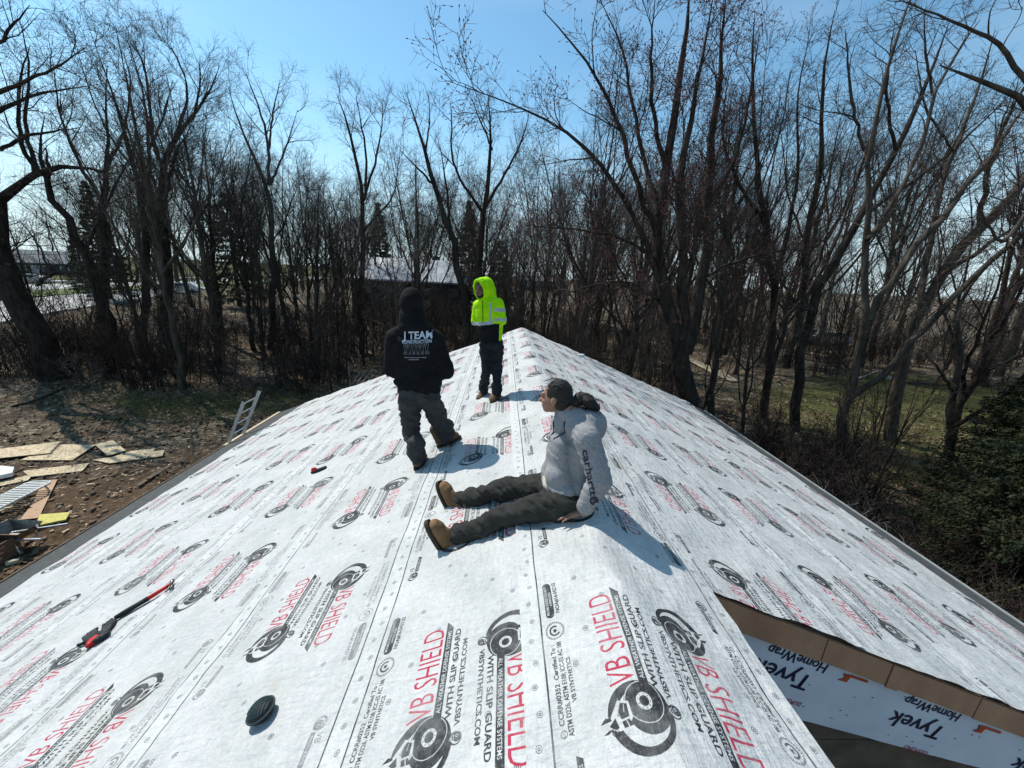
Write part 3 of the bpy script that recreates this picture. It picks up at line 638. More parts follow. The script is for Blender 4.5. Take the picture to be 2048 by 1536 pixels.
def simple_house(P, rz, L_, W_, H_, rise, label, mw, mr, front_pitch=True, wins=5, seams=0):
    t = empty("house", P, rz, label, "house")
    mb = MB(); mb.box((0, 0, H_/2-1.2), (L_, W_, H_+2.4))
    for s_ in (-1, 1):
        x = s_*L_/2; mb.add([(x-.08, -W_/2, H_), (x-.08, W_/2, H_), (x-.08, 0, H_+rise), (x+.08, -W_/2, H_), (x+.08, W_/2, H_), (x+.08, 0, H_+rise)], [(0, 2, 1), (3, 4, 5), (0, 3, 5, 2), (1, 2, 5, 4)])
    mb.build("wall", mw, t)
    for s_ in (-1, 1):
        mb = MB(); ov = .5; y0 = s_*(W_/2+ov); z0 = H_-rise*ov/(W_/2); V = [(-L_/2-ov, y0, z0), (L_/2+ov, y0, z0), (L_/2+ov, 0, H_+rise), (-L_/2-ov, 0, H_+rise)]; V += [(a, b, c+.16) for a, b, c in V]
        mb.add(V, [(0, 1, 2, 3), (4, 7, 6, 5), (0, 4, 5, 1), (1, 5, 6, 2), (3, 2, 6, 7), (0, 3, 7, 4)])
        rf = mb.build("roof", mr, t)
        if seams:
            for k_ in range(seams):
                x = -L_/2+L_*(k_+.5)/seams; mb = MB(); mb.beam((x, y0*.99, z0+.18), (x, 0, H_+rise+.18), .07, .07); mb.build("roof_rib", mr, rf)
    for k_ in range(wins):
        x = -L_/2+L_*(k_+.5)/wins
        mb = MB(); mb.box((x, -W_/2-.03, H_*.55), (1.3, .06, 1.1)); wn = mb.build("window", mw if mr is M_ROOFL else M_WHITE, t)
        mb = MB(); mb.box((x, -W_/2-.065, H_*.55), (1.1, .03, .9)); mb.build("pane", M_GLASS, wn)
    mb = MB(); mb.box((-L_*.28, -W_/2-.04, H_*.38), (1.0, .06, 2.0)); mb.build("door", mw if mr is M_ROOFL else M_WHITE, t)
    mb = MB(); mb.box((L_*.2, .6, H_+rise+.1), (.7, .7, 1.0)); mb.build("chimney", M_WALLD, t)
    return t
P = PY(830, 575, 46); simple_house((P[0], P[1], P[2]-1.75), .03, 11.8, 7.0, 2.7, 2.0, "low dark house with a pale ribbed roof seen through the trees behind the men", M_WALLD, M_ROOFL, seams=9)
P = GP(104, 549); simple_house((P[0], P[1]+4, P[2]-.2), .62, 15, 9, 2.6, 2.3, "dark gabled house across the road at the far left", M_WALLD, M_ROOFG)
P = GP(1075, 566); simple_house((P[0]*.62, P[1]*.62, P[2]-.3), -.1, 14, 8, 2.6, 1.8, "grey house deep in the wood right of the man in yellow", M_WALLD, M_ROOFG)
# vehicles far off
def car(P, rz, L_, colr, label, van=False):
    t = empty("parked_car", P, rz, label, "car")
    mb = MB(); H1 = .95 if not van else 1.1; prof = [(-L_/2, .35), (-L_/2+.05, H1-.15), (-L_/2+.5, H1), (-L_/2+1.0, H1+.02), (-L_/2+1.5, H1+.55), (L_/2-1.0, H1+.58), (L_/2-.25, H1+.05), (L_/2, H1-.1), (L_/2, .35)]
    if van: prof = [(-L_/2, .4), (-L_/2+.05, 1.1), (-L_/2+.7, 1.3), (-L_/2+1.2, 2.1), (L_/2-.1, 2.15), (L_/2, 1.9), (L_/2, .4)]
    V = [(x, y, z) for y in (-.85, .85) for x, z in prof]; n_ = len(prof)
    mb.add(V, [tuple(range(n_)), tuple(range(2*n_-1, n_-1, -1))]+[(i_, (i_+1) % n_, n_+(i_+1) % n_, n_+i_)[::-1] for i_ in range(n_)]); mb.build("body", colr, t)
    mb = MB()
    zc = H1+.28 if not van else 1.65
    for y in (-.86, .86): mb.box((.2 if not van else -L_/2+1.6, y, zc), (L_-2.9 if not van else 1.2, .03, .38))
    mb.build("window", M_GLASS, t)
    for x in (-L_/2+.8, L_/2-.8):
        for y in (-.8, .8):
            mb = MB(); mb.tube([(x, y-.1, .33), (x, y+.1, .33)], .33, 14); mb.build("wheel", M_FELT, t)
for (u, v, f, rz, cc, lb, vn) in ((54, 553, .8, .5, M_WHITE, "white vehicle parked across the road left of the dark gabled house", False), (1650, 690, 1, -.3, M_WHITE, "white car parked beyond the lawn behind the forked trunk", False), (1622, 692, 1.08, -.3, M_ROOFL, "pale blue car parked beside the white car beyond the lawn", False), (362, 560, .62, .35, M_WHITE, "white car on the road seen between the trunks", False)):
    P = GP(u, v); P = CAMP+(P-CAMP)*f; car((P[0], P[1], gz(P[0], P[1])+.05), rz, 4.4 if not vn else 5.4, cc, lb, vn)
# overhead wires by the road
pA = PY(-160, 482, 36); pB = PY(330, 486, 60)
for k_, (pa, pb, lb) in enumerate(((pA, pB, "upper black overhead wire crossing behind the left trunks"), (pA-[0, 0, .9], pB-[0, 0, .9], "lower black overhead wire crossing behind the left trunks"))):
    mb = MB(); ts = np.linspace(0, 1, 14); mb.tube([pa*(1-t_)+pb*t_-np.array([0, 0, 1.6*t_*(1-t_)]) for t_ in ts], .022, 5); tag(mb.build("overhead_wire", M_FELT), lb, "wire")
for k_, pp in enumerate((pA, pB)):
    t = empty("utility_pole", (pp[0], pp[1], gz(pp[0], pp[1])), 0, ("wooden utility pole at the left end of the overhead wires", "wooden utility pole carrying the wires beyond the road")[k_], "pole"); hh = pp[2]-gz(pp[0], pp[1])
    mb = MB(); mb.tube([(0, 0, -.3), (0, 0, hh+.5)], [.16, .11], 9); mb.build("shaft", M_WOOD, t); mb = MB(); mb.box((0, 0, hh), (.12, 2.0, .12), .5); mb.build("crossarm", M_WOOD, t)
# fallen logs and deadwood
M_BARK = mat("grey_brown_bark", (.075, .06, .047), (.035, .028, .022), 7, .95, .02, 26, stretch=(1, 1, .25)); M_DEAD = mat("bleached_deadwood", (.42, .36, .28), (.25, .20, .15), 6, .85, .01, 20)
for (u0, v0, u1, v1, r_, mm_, lb) in ((1762, 758, 1812, 766, .22, M_DEAD, "pale split log lying at the far edge of the right lawn"), (1712, 760, 1762, 742, .09, M_DEAD, "bleached bough lying beside the pale split log"), (1820, 768, 1990, 776, .09, M_BARK, "long dark pole lying behind the right lawn"), (640, 690, 700, 722, .16, M_BARK, "dark rotting log in the brush left of the man in black"), (250, 735, 330, 748, .12, M_BARK, "dark log lying among leaves behind the twin trunks"), (25, 815, 130, 778, .06, M_BARK, "thin crooked bough lying below the great left tree")):
    a = GP(u0, v0); b = GP(u1, v1); mb = MB(); mid = (a+b)/2+np.array([.1, .2, 0])
    pl = [a*(1-t_)**2+mid*2*t_*(1-t_)+b*t_**2 for t_ in np.linspace(0, 1, 7)]; pl = [np.array([p[0], p[1], gz(p[0], p[1])+r_*.8]) for p in pl]
    mb.tube(pl, np.linspace(r_, r_*.6, 7)*np.array([1, .95, 1.05, .9, 1, .95, 1]), 9); tag(mb.build("fallen_log", mm_, smooth=True), lb, "log")

# ------------------------------------------------------------------ bare trees
def unit(a): return a/(np.linalg.norm(a, axis=-1, keepdims=True)+1e-9)
def children(P, R, dens, ang, ln, K, up, wig, r, t0=.25, rf=.55, rmin=.004, taper=.22, per=None, lj=(.6, 1.25), fall=.4):
    """P (N,K0,3) parent lines, R (N,K0) radii -> child lines and radii"""
    N_, K0, _ = P.shape
    seg = np.linalg.norm(np.diff(P, axis=1), axis=2).sum(1)
    cnt = np.maximum(1, (seg*dens*(r.uniform(.75, 1.25, N_))).astype(int)) if per is None else np.full(N_, per)
    idx = np.repeat(np.arange(N_), cnt); M_ = len(idx)
    t = r.uniform(t0, .99, M_); x = t*(K0-1); i0 = np.minimum(x.astype(int), K0-2); f = (x-i0)[:, None]
    base = P[idx, i0]*(1-f)+P[idx, i0+1]*f; tan = unit(P[idx, i0+1]-P[idx, i0]); rp_ = R[idx, i0]*(1-f[:, 0])+R[idx, i0+1]*f[:, 0]
    rnd = r.normal(size=(M_, 3)); perp = unit(rnd-tan*(rnd*tan).sum(1)[:, None])
    a = np.radians(ang*r.uniform(.65, 1.3, M_))[:, None]; d = unit(tan*np.cos(a)+perp*np.sin(a))
    Ls = np.minimum(ln*(1-fall*t)*r.uniform(lj[0], lj[1], M_), seg[idx]*.8)
    step = (Ls/(K-1))[:, None]; C_ = np.zeros((M_, K, 3)); C_[:, 0] = base
    for k_ in range(1, K):
        d = unit(d+r.normal(size=(M_, 3))*wig+np.array([0, 0, up])); C_[:, k_] = C_[:, k_-1]+d*step
    r0 = np.maximum(np.minimum(rp_*rf*r.uniform(.7, 1.1, M_), .003+Ls*.0125), rmin)
    RR = r0[:, None]*np.linspace(1, taper, K)[None]; RR = np.maximum(RR, rmin*.6)
    return C_, RR
def tubes(P, R, n_):
    N_, K, _ = P.shape
    T = np.gradient(P, axis=1); T = unit(T); ref = np.where(np.abs(T[:, :1, 2:3]) < .85, np.array([0, 0, 1.0]), np.array([1.0, 0, 0])); ref = np.broadcast_to(ref, T.shape)
    n1 = unit(np.cross(T, ref)); n2 = np.cross(T, n1); a = np.linspace(0, 2*math.pi, n_, endpoint=False)
    V = P[:, :, None]+R[:, :, None, None]*(np.cos(a)[None, None, :, None]*n1[:, :, None]+np.sin(a)[None, None, :, None]*n2[:, :, None])
    V = V.reshape(-1, 3); b = (np.arange(N_)*K*n_)[:, None, None]+(np.arange(K-1)*n_)[None, :, None]; j = np.arange(n_)[None, None]; j2 = (j+1) % n_
    Q = np.stack([b+j, b+j2, b+j2+n_, b+j+n_], -1).reshape(-1, 4)
    return V, Q
def join(parts):
    Vs, Qs, Ms = [], [], []; o = 0
    for (P, R, n_, mi) in parts:
        V, Q = tubes(P, R, n_); Vs.append(V); Qs.append(Q+o); Ms.append(np.full(len(Q), mi, np.int32)); o += len(V)
    return np.concatenate(Vs), np.concatenate(Qs), np.concatenate(Ms)
def resample(pts, rad, K):
    pts = np.array(pts, float); rad = np.array(rad, float); s_ = np.r_[0, np.cumsum(np.linalg.norm(np.diff(pts, axis=0), axis=1))]; t = np.linspace(0, s_[-1], K)
    P = np.stack([np.interp(t, s_, pts[:, i_]) for i_ in range(3)], 1)
    for _ in range(2): P[1:-1] = P[1:-1]*.5+(P[:-2]+P[2:])*.25
    return P, np.interp(t, s_, rad)
def bark(name, c1, c2): return mat(name, c1, c2, 6, .95, .05, 11, stretch=(1, 1, .22), spec=.15)
M_BK = [bark("dark_bark", (.060, .047, .037), (.020, .016, .013)), bark("grey_bark", (.105, .086, .066), (.038, .031, .025)), bark("brown_bark", (.055, .039, .03), (.025, .018, .014))]
M_TW = [mat("dark_twig", (.055, .044, .038), (.026, .021, .018), 3, .8, spec=.3), mat("grey_twig", (.125, .105, .09), (.05, .042, .035), 3, .7, spec=.35), mat("red_twig", (.10, .055, .048), (.055, .034, .03), 3, .75, spec=.3)]
M_BUD = mat("red_bud", (.17, .05, .05), (.10, .035, .035), 6, .8)
def grow(limbs, seed, dens=(1.2, 3.0, 6.5), lens=(3.2, 1.25, .62), up=(.05, .03, .02), wig=.11, angs=(44, 46, 48), lvl=3, rmin=.0055, buds=False, t0=.3, lj=(.5, 1.3)):
    """limbs: list of (points, radii). Returns groups of lines for trunk and crown; lens are metres"""
    r = np.random.default_rng(seed); K = 14
    PR = [resample(p, np.array(q_)*.78, K) for p, q_ in limbs]; P = np.stack([a for a, _ in PR]); R = np.stack([b for _, b in PR])
    jit = r.normal(size=P.shape)*np.minimum(R[..., None]*.4, .07); jit[:, 0] = 0; P = P+jit
    crown = []; dens = (dens[0]*1.25, dens[1]*1.2, dens[2]*1.55)
    C1, R1 = children(P, R, dens[0], angs[0], lens[0], 8, up[0], wig, r, t0=t0, rf=.6, rmin=.012, lj=lj, fall=.5); crown.append((C1, R1, 5, 0))
    C2, R2_ = children(C1, R1, dens[1], angs[1], lens[1], 5, up[1], wig*1.3, r, t0=.12, rf=.6, rmin=rmin*1.4, fall=.35); crown.append((C2, R2_, 3, 0))
    if lvl >= 3:
        C3, R3 = children(C2, R2_, dens[2], angs[2], lens[2], 3, up[2], wig*1.5, r, t0=.08, rf=.7, rmin=rmin, fall=.3); crown.append((C3, R3, 3, 1))
        if buds:
            for e in (C3[::2],):
                d = unit(e[:, -1]-e[:, -2]); B = np.stack([e[:, -1]-d*.03, e[:, -1]+d*.015, e[:, -1]+d*.045], 1); crown.append((B, np.broadcast_to(np.array([.006, .019, .004]), (len(B), 3)).copy(), 3, 2))
                B = np.stack([e[:, 1]-d*.03, e[:, 1]+d*.01, e[:, 1]+d*.04], 1); crown.append((B, np.broadcast_to(np.array([.005, .016, .004]), (len(B), 3)).copy(), 3, 2))
    return (P, R, 9, 0), crown
def tree_meshes(name, limbs, seed, mats, **kw):
    tr, cr = grow(limbs, seed, **kw)
    V, Q, Mi = join([tr]); mt = npmesh("trunk", V, quads=Q, smooth=True); mt.materials.append(mats[0])
    V, Q, Mi = join(cr); mc = npmesh("crown", V, quads=Q); mc.polygons.foreach_set("material_index", Mi)
    for q_ in (mats[0], mats[1], M_BUD): mc.materials.append(q_)
    return mt, mc
def add_tree(name, meshes, loc, rz=0, sc=1.0, label=None, group=None, tilt=(0, 0), cat="tree"):
    t = bpy.data.objects.new(name, None); COL.objects.link(t); t.location = loc; t.rotation_euler = (tilt[0], tilt[1], rz); t.scale = (sc, sc, sc); tag(t, label, cat, group)
    for nm, me_ in (("trunk", meshes[0]), ("crown", meshes[1])):
        o = bpy.data.objects.new(nm, me_); COL.objects.link(o); o.parent = t
    return t
# --- hero trees: limbs drawn at their own distance and given depth
def hero(name, Yp, base, limbs, seed, mats, label, **kw):
    """base pixel fixes the foot on the ground plane y=Yp; limbs: lists of (u, v, dy, radius)"""
    B = PY(base[0], base[1], Yp); g0 = np.array([B[0], Yp, gz(B[0], Yp)-.15]); LL = []
    for lm in limbs:
        pts = []; rad = []
        for (u, v, dy, r_) in lm:
            p = g0 if (u is None) else PY(u, v, Yp+dy)
            pts.append(p-g0); rad.append(r_)
        rad[-1] = min(rad[-1], .012)                            # every limb tapers out
        LL.append((pts, rad))
    ms = tree_meshes(name, LL, seed, mats, **kw)
    return add_tree(name, ms, tuple(g0), 0, 1, label)
N0 = (None, 0, 0)
# great tree at the left edge
hero("oak_tree", 19.6, (112, 760), [
    [(None, 0, 0, .86), (98, 735, 0, .76), (55, 640, 0, .66), (15, 545, 0, .56), (-12, 470, .2, .48), (-20, 400, .4, .30), (10, 375, .6, .20), (82, 342, .8, .17), (140, 318, 1, .11), (235, 350, 1.5, .05)],
    [(-12, 455, 0, .28), (-50, 330, -.6, .2), (-60, 180, -1, .14), (-30, 30, -1.2, .07)],
    [(70, 350, .7, .13), (42, 280, .5, .10), (35, 180, .2, .07), (60, 90, .1, .03)],
    [(78, 345, .7, .12), (45, 250, 1.3, .09), (62, 140, 1.4, .05), (40, 40, 1.4, .03)],
    [(-20, 200, -1, .12), (40, 165, -1.4, .08), (110, 140, -1.8, .05), (170, 95, -2, .02)],
    [(-20, 230, -1, .12), (60, 190, 0, .07), (190, 170, .6, .025)],
    [(0, 300, 0, .10), (60, 270, .3, .08), (160, 255, .8, .03)],
    [(-30, 120, -1, .10), (20, 60, -1, .06), (60, 10, -1, .03)],
    [(75, 570, 0, .10), (110, 540, -.8, .08), (150, 548, -1.5, .06), (172, 575, -1.9, .035)],
], 101, (M_BK[0], M_TW[0]), "massive dark leaning tree at the left edge with a crown reaching the top", dens=(1.5, 2.8, 5), lens=(2.6, 1.2, .6), up=(.02, .01, .01), wig=.15, t0=.2)
hero("leaning_tree", 21, (232, 770), [
    [(None, 0, 0, .32), (215, 640, 0, .26), (175, 520, 0, .24), (135, 440, 0, .21), (100, 385, .2, .18), (76, 350, .4, .13), (70, 300, .5, .08), (90, 230, .6, .04)],
    [(100, 385, .2, .1), (97, 330, -.4, .08), (92, 290, -.6, .04)],
    [(170, 500, 0, .1), (205, 430, 1, .08), (250, 330, 1.6, .05), (290, 260, 2, .03)],
], 102, (M_BK[0], M_TW[0]), "leaning forked tree crossing in front of the great left tree", dens=(1.3, 2.8, 5.5), lens=(2.8, 1.2, .6))
hero("tall_tree", 24, (208, 765), [
    [(None, 0, 0, .38), (205, 640, 0, .32), (207, 520, 0, .28), (205, 460, 0, .25), (198, 395, 0, .20), (215, 350, .3, .15), (222, 300, .5, .10), (205, 200, .6, .05), (215, 130, .6, .02)],
    [(200, 400, 0, .14), (160, 330, -.7, .1), (120, 240, -1, .06), (105, 120, -1.3, .03)],
    [(218, 330, .3, .10), (255, 250, .8, .07), (262, 150, 1.2, .04), (240, 90, 1.4, .02)],
], 103, (M_BK[0], M_TW[0]), "upright dark trunk second from the left by the road", dens=(1.2, 2.8, 5.5), lens=(3.0, 1.3, .65))
hero("twin_stem_tree", 27, (292, 730), [
    [(None, 0, 0, .34), (290, 600, 0, .28), (292, 470, 0, .26), (285, 400, 0, .22), (268, 340, -.2, .16), (245, 250, -.5, .11), (225, 180, -.8, .06), (200, 120, -1, .03)],
    [(288, 400, 0, .17), (300, 350, .4, .14), (297, 280, .5, .11), (290, 200, .6, .07), (262, 100, .6, .03), (250, 70, .6, .02)],
    [(297, 300, .5, .1), (330, 230, .9, .06), (345, 160, 1, .03)],
], 104, (M_BK[0], M_TW[1]), "slim forked tree standing just left of the double trunk", dens=(1.3, 3, 6), lens=(2.8, 1.3, .65), up=(.09, .05, .03), angs=(40, 44, 48), t0=.38)
hero("double_trunk_tree", 27, (338, 730), [
    [(None, 0, 0, .48), (332, 600, 0, .42), (330, 470, 0, .38), (328, 400, 0, .34), (322, 340, 0, .22), (318, 300, 0, .19), (350, 270, .4, .15), (385, 240, .6, .12), (420, 195, .8, .08), (440, 130, 1, .04)],
    [(318, 320, 0, .15), (304, 270, -.4, .12), (300, 200, -.7, .09), (285, 110, -1, .05), (255, 80, -1.1, .03)],
    [(350, 270, .4, .12), (372, 225, .2, .1), (376, 170, .1, .07), (355, 110, 0, .05), (318, 70, 0, .02)],
    [(330, 395, 0, .17), (345, 345, -.5, .13), (352, 300, -.7, .08), (385, 250, -1, .05)],
    [(385, 240, .6, .09), (400, 180, .4, .07), (400, 110, .2, .03)],
], 105, (M_BK[0], M_TW[1]), "stout double-trunked tree with broad fan crown on the left skyline", dens=(1.4, 3.2, 6.5), lens=(3.0, 1.35, .65), up=(.09, .05, .03), angs=(40, 44, 48), t0=.36)
hero("forked_tree", 28, (545, 740), [
    [(None, 0, 0, .30), (548, 600, 0, .25), (545, 470, 0, .21), (540, 380, 0, .17), (525, 340, 0, .13), (500, 300, -.2, .1), (475, 250, -.5, .07), (455, 170, -.8, .03)],
    [(538, 370, 0, .14), (538, 300, .3, .11), (528, 240, .5, .08), (500, 170, .6, .04), (490, 140, .6, .02)],
    [(537, 300, .3, .09), (545, 230, .7, .07), (560, 160, 1, .03)],
    [(541, 370, 0, .1), (570, 300, .9, .07), (595, 220, 1.3, .03)],
], 106, (M_BK[1], M_TW[1]), "narrow forked tree with sparse upswept boughs left of the black hoodie", dens=(1.0, 2.6, 5.5), lens=(2.8, 1.2, .65), up=(.08, .05, .03), t0=.36)
hero("upswept_tree", 29, (722, 700), [
    [(None, 0, 0, .30), (725, 560, 0, .24), (722, 480, 0, .21), (728, 400, 0, .17), (716, 330, 0, .13), (700, 270, 0, .10), (690, 220, 0, .06), (672, 185, 0, .03)],
    [(728, 400, 0, .13), (735, 330, .6, .10), (725, 260, .8, .07), (712, 190, 1, .03)],
    [(728, 400, 0, .12), (752, 320, .6, .09), (765, 250, .9, .05), (765, 200, 1, .02)],
    [(722, 470, 0, .10), (790, 390, 1, .07), (800, 300, 1.4, .04)],
], 107, (M_BK[0], M_TW[1]), "vase-shaped tree rising left of the pale far roof", dens=(1.1, 3, 6), lens=(2.8, 1.25, .65), up=(.08, .05, .03), t0=.36)
hero("bent_tree", 22, (935, 690), [
    [(None, 0, 0, .30), (928, 560, 0, .24), (905, 490, 0, .21), (885, 430, 0, .19), (868, 370, 0, .16), (852, 310, 0, .12), (842, 270, 0, .08), (820, 215, 0, .05), (812, 185, 0, .02)],
    [(900, 480, 0, .12), (898, 420, .6, .09), (890, 350, .9, .06), (880, 290, 1, .03)],
    [(850, 310, 0, .07), (860, 240, .3, .04), (857, 190, .4, .02)],
    [(868, 370, 0, .09), (838, 340, -.7, .06), (800, 300, -1.2, .03)],
], 108, (M_BK[0], M_TW[0]), "dark bent trunk rising behind the man in yellow", dens=(1.1, 2.6, 5.5), lens=(2.2, 1.1, .6), up=(.08, .05, .03), t0=.36)
hero("broad_tree", 24, (958, 700), [
    [(None, 0, 0, .28), (955, 560, 0, .24), (962, 470, 0, .20), (972, 400, 0, .17), (975, 350, 0, .14), (985, 300, 0, .11), (985, 250, 0, .07), (975, 180, .2, .03)],
    [(968, 430, 0, .12), (925, 370, -.6, .09), (900, 310, -1, .07), (905, 240, -1.2, .04), (900, 200, -1.3, .02)],
    [(968, 420, 0, .12), (1010, 350, .6, .09), (1045, 280, 1, .06), (1060, 220, 1.2, .03)],
    [(985, 300, 0, .07), (960, 240, -.5, .05), (940, 190, -.8, .02)],
], 109, (M_BK[0], M_TW[2]), "wide crowned tree rising just right of the yellow hood", dens=(1.2, 3, 6), lens=(2.6, 1.2, .6), up=(.07, .04, .03), t0=.34)
# the big maple right of the ridge end
hero("red_maple_tree", 14.6, (1380, 960), [
    [(None, 0, 0, 0.561), (1378, 850, 0, 0.512), (1372, 760, 0, 0.488), (1366, 700, 0, 0.451), (1340, 640, 0, 0.342), (1318, 590, 0, 0.293), (1312, 500, 0, 0.244), (1322, 420, .2, 0.220), (1332, 320, .3, 0.183), (1350, 200, .4, 0.146), (1372, 90, .5, 0.110), (1380, -40, .5, 0.037)],
    [(1370, 705, 0, 0.342), (1395, 640, .2, 0.293), (1408, 540, .4, 0.256), (1412, 440, .5, 0.220), (1414, 340, .6, 0.183), (1438, 200, .8, 0.134), (1442, 90, 1, 0.061), (1455, -40, 1, 0.037)],
    [(1368, 690, 0, 0.268), (1372, 600, -.3, 0.232), (1362, 520, -.5, 0.195), (1350, 420, -.7, 0.171), (1368, 300, -.9, 0.134), (1400, 150, -1, 0.061), (1430, -30, -1, 0.037)],
    [(1318, 560, 0, 0.146), (1290, 470, -.4, 0.122), (1240, 380, -.8, 0.098), (1180, 300, -1.2, 0.073), (1100, 235, -1.6, 0.043), (1000, 200, -2.0, 0.022), (890, 160, -2.3, 0.007)],
    [(1312, 470, 0, 0.134), (1275, 380, -.6, 0.110), (1250, 280, -.9, 0.085), (1215, 190, -1.2, 0.061), (1160, 100, -1.5, 0.037), (1085, 20, -1.8, 0.012)],
    [(1315, 430, 0, 0.122), (1290, 320, .8, 0.098), (1262, 210, 1.2, 0.073), (1250, 100, 1.5, 0.049), (1200, 0, 1.7, 0.024)],
    [(1330, 330, .3, 0.110), (1305, 230, -.3, 0.085), (1300, 120, -.6, 0.061), (1310, 0, -.7, 0.037)],
    [(1412, 420, .5, 0.110), (1470, 320, .9, 0.085), (1500, 200, 1.2, 0.061), (1520, 60, 1.4, 0.037)],
    [(1310, 520, 0, 0.085), (1240, 470, -1, 0.061), (1150, 460, -1.7, 0.037), (1050, 450, -2.2, 0.015)],
    [(1318, 600, 0, 0.073), (1260, 560, -1, 0.055), (1180, 570, -1.6, 0.037), (1100, 600, -2.1, 0.015)],
    [(1400, 560, .4, 0.073), (1470, 520, -.5, 0.061), (1560, 500, -1.1, 0.037), (1640, 500, -1.5, 0.015)],
], 110, (M_BK[0], M_TW[2]), "big many-stemmed maple with red buds beyond the right end of the ridge", dens=(1.5, 3.4, 6.0), lens=(2.2, 1.0, .5), up=(.06, .03, .02), buds=True, t0=.26)
hero("slender_maple_tree", 19, (1535, 800), [
    [(None, 0, 0, .26), (1555, 640, 0, .22), (1548, 560, 0, .20), (1530, 460, 0, .18), (1520, 380, 0, .15), (1510, 280, .2, .11), (1500, 150, .3, .08), (1510, 20, .4, .04)],
    [(1548, 560, 0, .14), (1580, 450, .4, .11), (1600, 340, .8, .08), (1590, 200, 1.1, .05), (1620, 60, 1.3, .03)],
    [(1530, 450, 0, .12), (1470, 360, -.8, .09), (1440, 260, -1.1, .06), (1460, 140, -1.3, .03)],
    [(1560, 650, 0, .12), (1640, 560, .6, .1), (1690, 440, .9, .07), (1730, 300, 1.3, .05), (1790, 180, 1.6, .02)],
], 111, (M_BK[2], M_TW[2]), "slender dark maple close right of the big many-stemmed maple", dens=(1.3, 3.0, 6.0), lens=(2.6, 1.1, .55), up=(.07, .04, .02), buds=True, t0=.3)
hero("arching_tree", 17.5, (1600, 830), [
    [(None, 0, 0, .30), (1600, 700, 0, .25), (1612, 620, 0, .23), (1660, 530, 0, .21), (1720, 430, .2, .18), (1790, 310, .4, .14), (1850, 180, .7, .10), (1900, 40, .9, .06)],
    [(1612, 620, 0, .18), (1600, 520, -.3, .16), (1625, 420, -.5, .13), (1650, 300, -.7, .10), (1640, 170, -.8, .07), (1670, 20, -.9, .04)],
    [(1720, 430, .2, .12), (1820, 370, .8, .10), (1920, 290, 1.2, .07), (2030, 180, 1.6, .04)],
    [(1790, 310, .4, .09), (1770, 180, .1, .06), (1790, 40, -.1, .03)],
], 116, (M_BK[0], M_TW[1]), "dark arching tree sweeping right between the slender maple and the split tree", dens=(1.2, 2.8, 5), lens=(2.3, 1.1, .55), up=(.05, .03, .02), t0=.3)
hero("split_tree", 13.2, (1668, 960), [
    [(None, 0, 0, .26), (1680, 860, 0, .22), (1692, 800, 0, .19), (1700, 740, 0, .15), (1728, 690, 0, .15), (1738, 620, 0, .14), (1735, 560, .1, .13), (1728, 480, .2, .12), (1740, 400, .3, .10), (1735, 300, .4, .08), (1748, 200, .5, .07), (1790, 80, .6, .05), (1830, -30, .7, .03)],
    [(1694, 800, 0, .15), (1730, 775, -.3, .14), (1775, 745, -.5, .14), (1830, 680, -.7, .12), (1890, 610, -.9, .11), (1960, 540, -1.1, .10), (2060, 450, -1.3, .08), (2150, 380, -1.4, .06)],
    [(1735, 480, .1, .10), (1760, 450, .5, .09), (1812, 360, .8, .08), (1850, 290, 1, .07), (1862, 190, 1.2, .06), (1910, 110, 1.4, .05), (1960, 40, 1.6, .03)],
    [(1865, 190, 1.2, .05), (1850, 110, .9, .04), (1848, 20, .8, .02)],
    [(1728, 300, .4, .06), (1700, 180, 0, .05), (1690, 60, -.2, .03)],
    [(1700, 740, 0, .06), (1655, 690, -.6, .05), (1640, 640, -.9, .03), (1650, 560, -1, .015)],
], 112, (M_BK[1], M_TW[1]), "low-splitting tree on the right lawn with one trunk reaching right", dens=(1.4, 3.0, 5.5), lens=(2.0, 1.0, .5), up=(.04, .02, .01), wig=.14, t0=.28)
hero("sweeping_tree", 12.0, (1900, 960), [
    [(1740, 640, 0, .10), (1800, 520, 0, .11), (1850, 470, 0, .11), (1900, 420, .2, .10), (1990, 300, .5, .09), (2060, 200, .8, .07)],
    [(None, 0, 0, .20), (1905, 780, 0, .12), (1925, 700, 0, .10), (1928, 660, 0, .08), (1890, 640, -.1, .06), (1915, 600, .1, .06), (1960, 540, .5, .05), (2050, 470, .8, .03)],
    [(1905, 780, 0, .06), (1880, 740, -.4, .05), (1850, 710, -.6, .03)],
], 113, (M_BK[1], M_TW[1]), "crooked thin tree in front of the dark evergreen at right", dens=(2.0, 3.0, 5.5), lens=(1.3, .7, .4), up=(.02, .02, .01), wig=.2, t0=.2)
hero("broad_leaning_tree", 16.5, (1790, 850), [
    [(None, 0, 0, .32), (1820, 650, 0, .26), (1870, 560, 0, .24), (1960, 450, 0, .22), (2060, 350, .2, .18), (2150, 250, .4, .12)],
    [(1840, 610, 0, .16), (1860, 500, .4, .14), (1875, 400, .7, .12), (1905, 300, 1, .09), (1960, 180, 1.3, .06), (1990, 60, 1.5, .03)],
    [(1960, 450, 0, .12), (1975, 340, -.5, .10), (2010, 240, -.8, .07), (2080, 120, -1, .04)],
    [(1870, 560, 0, .12), (1960, 500, -1, .10), (2080, 420, -1.4, .07)],
    [(1905, 300, 1, .06), (1850, 220, .6, .05), (1830, 100, .4, .03)],
], 114, (M_BK[1], M_TW[0]), "thick-limbed tree leaning out of the picture at the right edge", dens=(1.3, 2.9, 5.5), lens=(2.4, 1.1, .55), up=(.04, .02, .01), wig=.13, t0=.22)
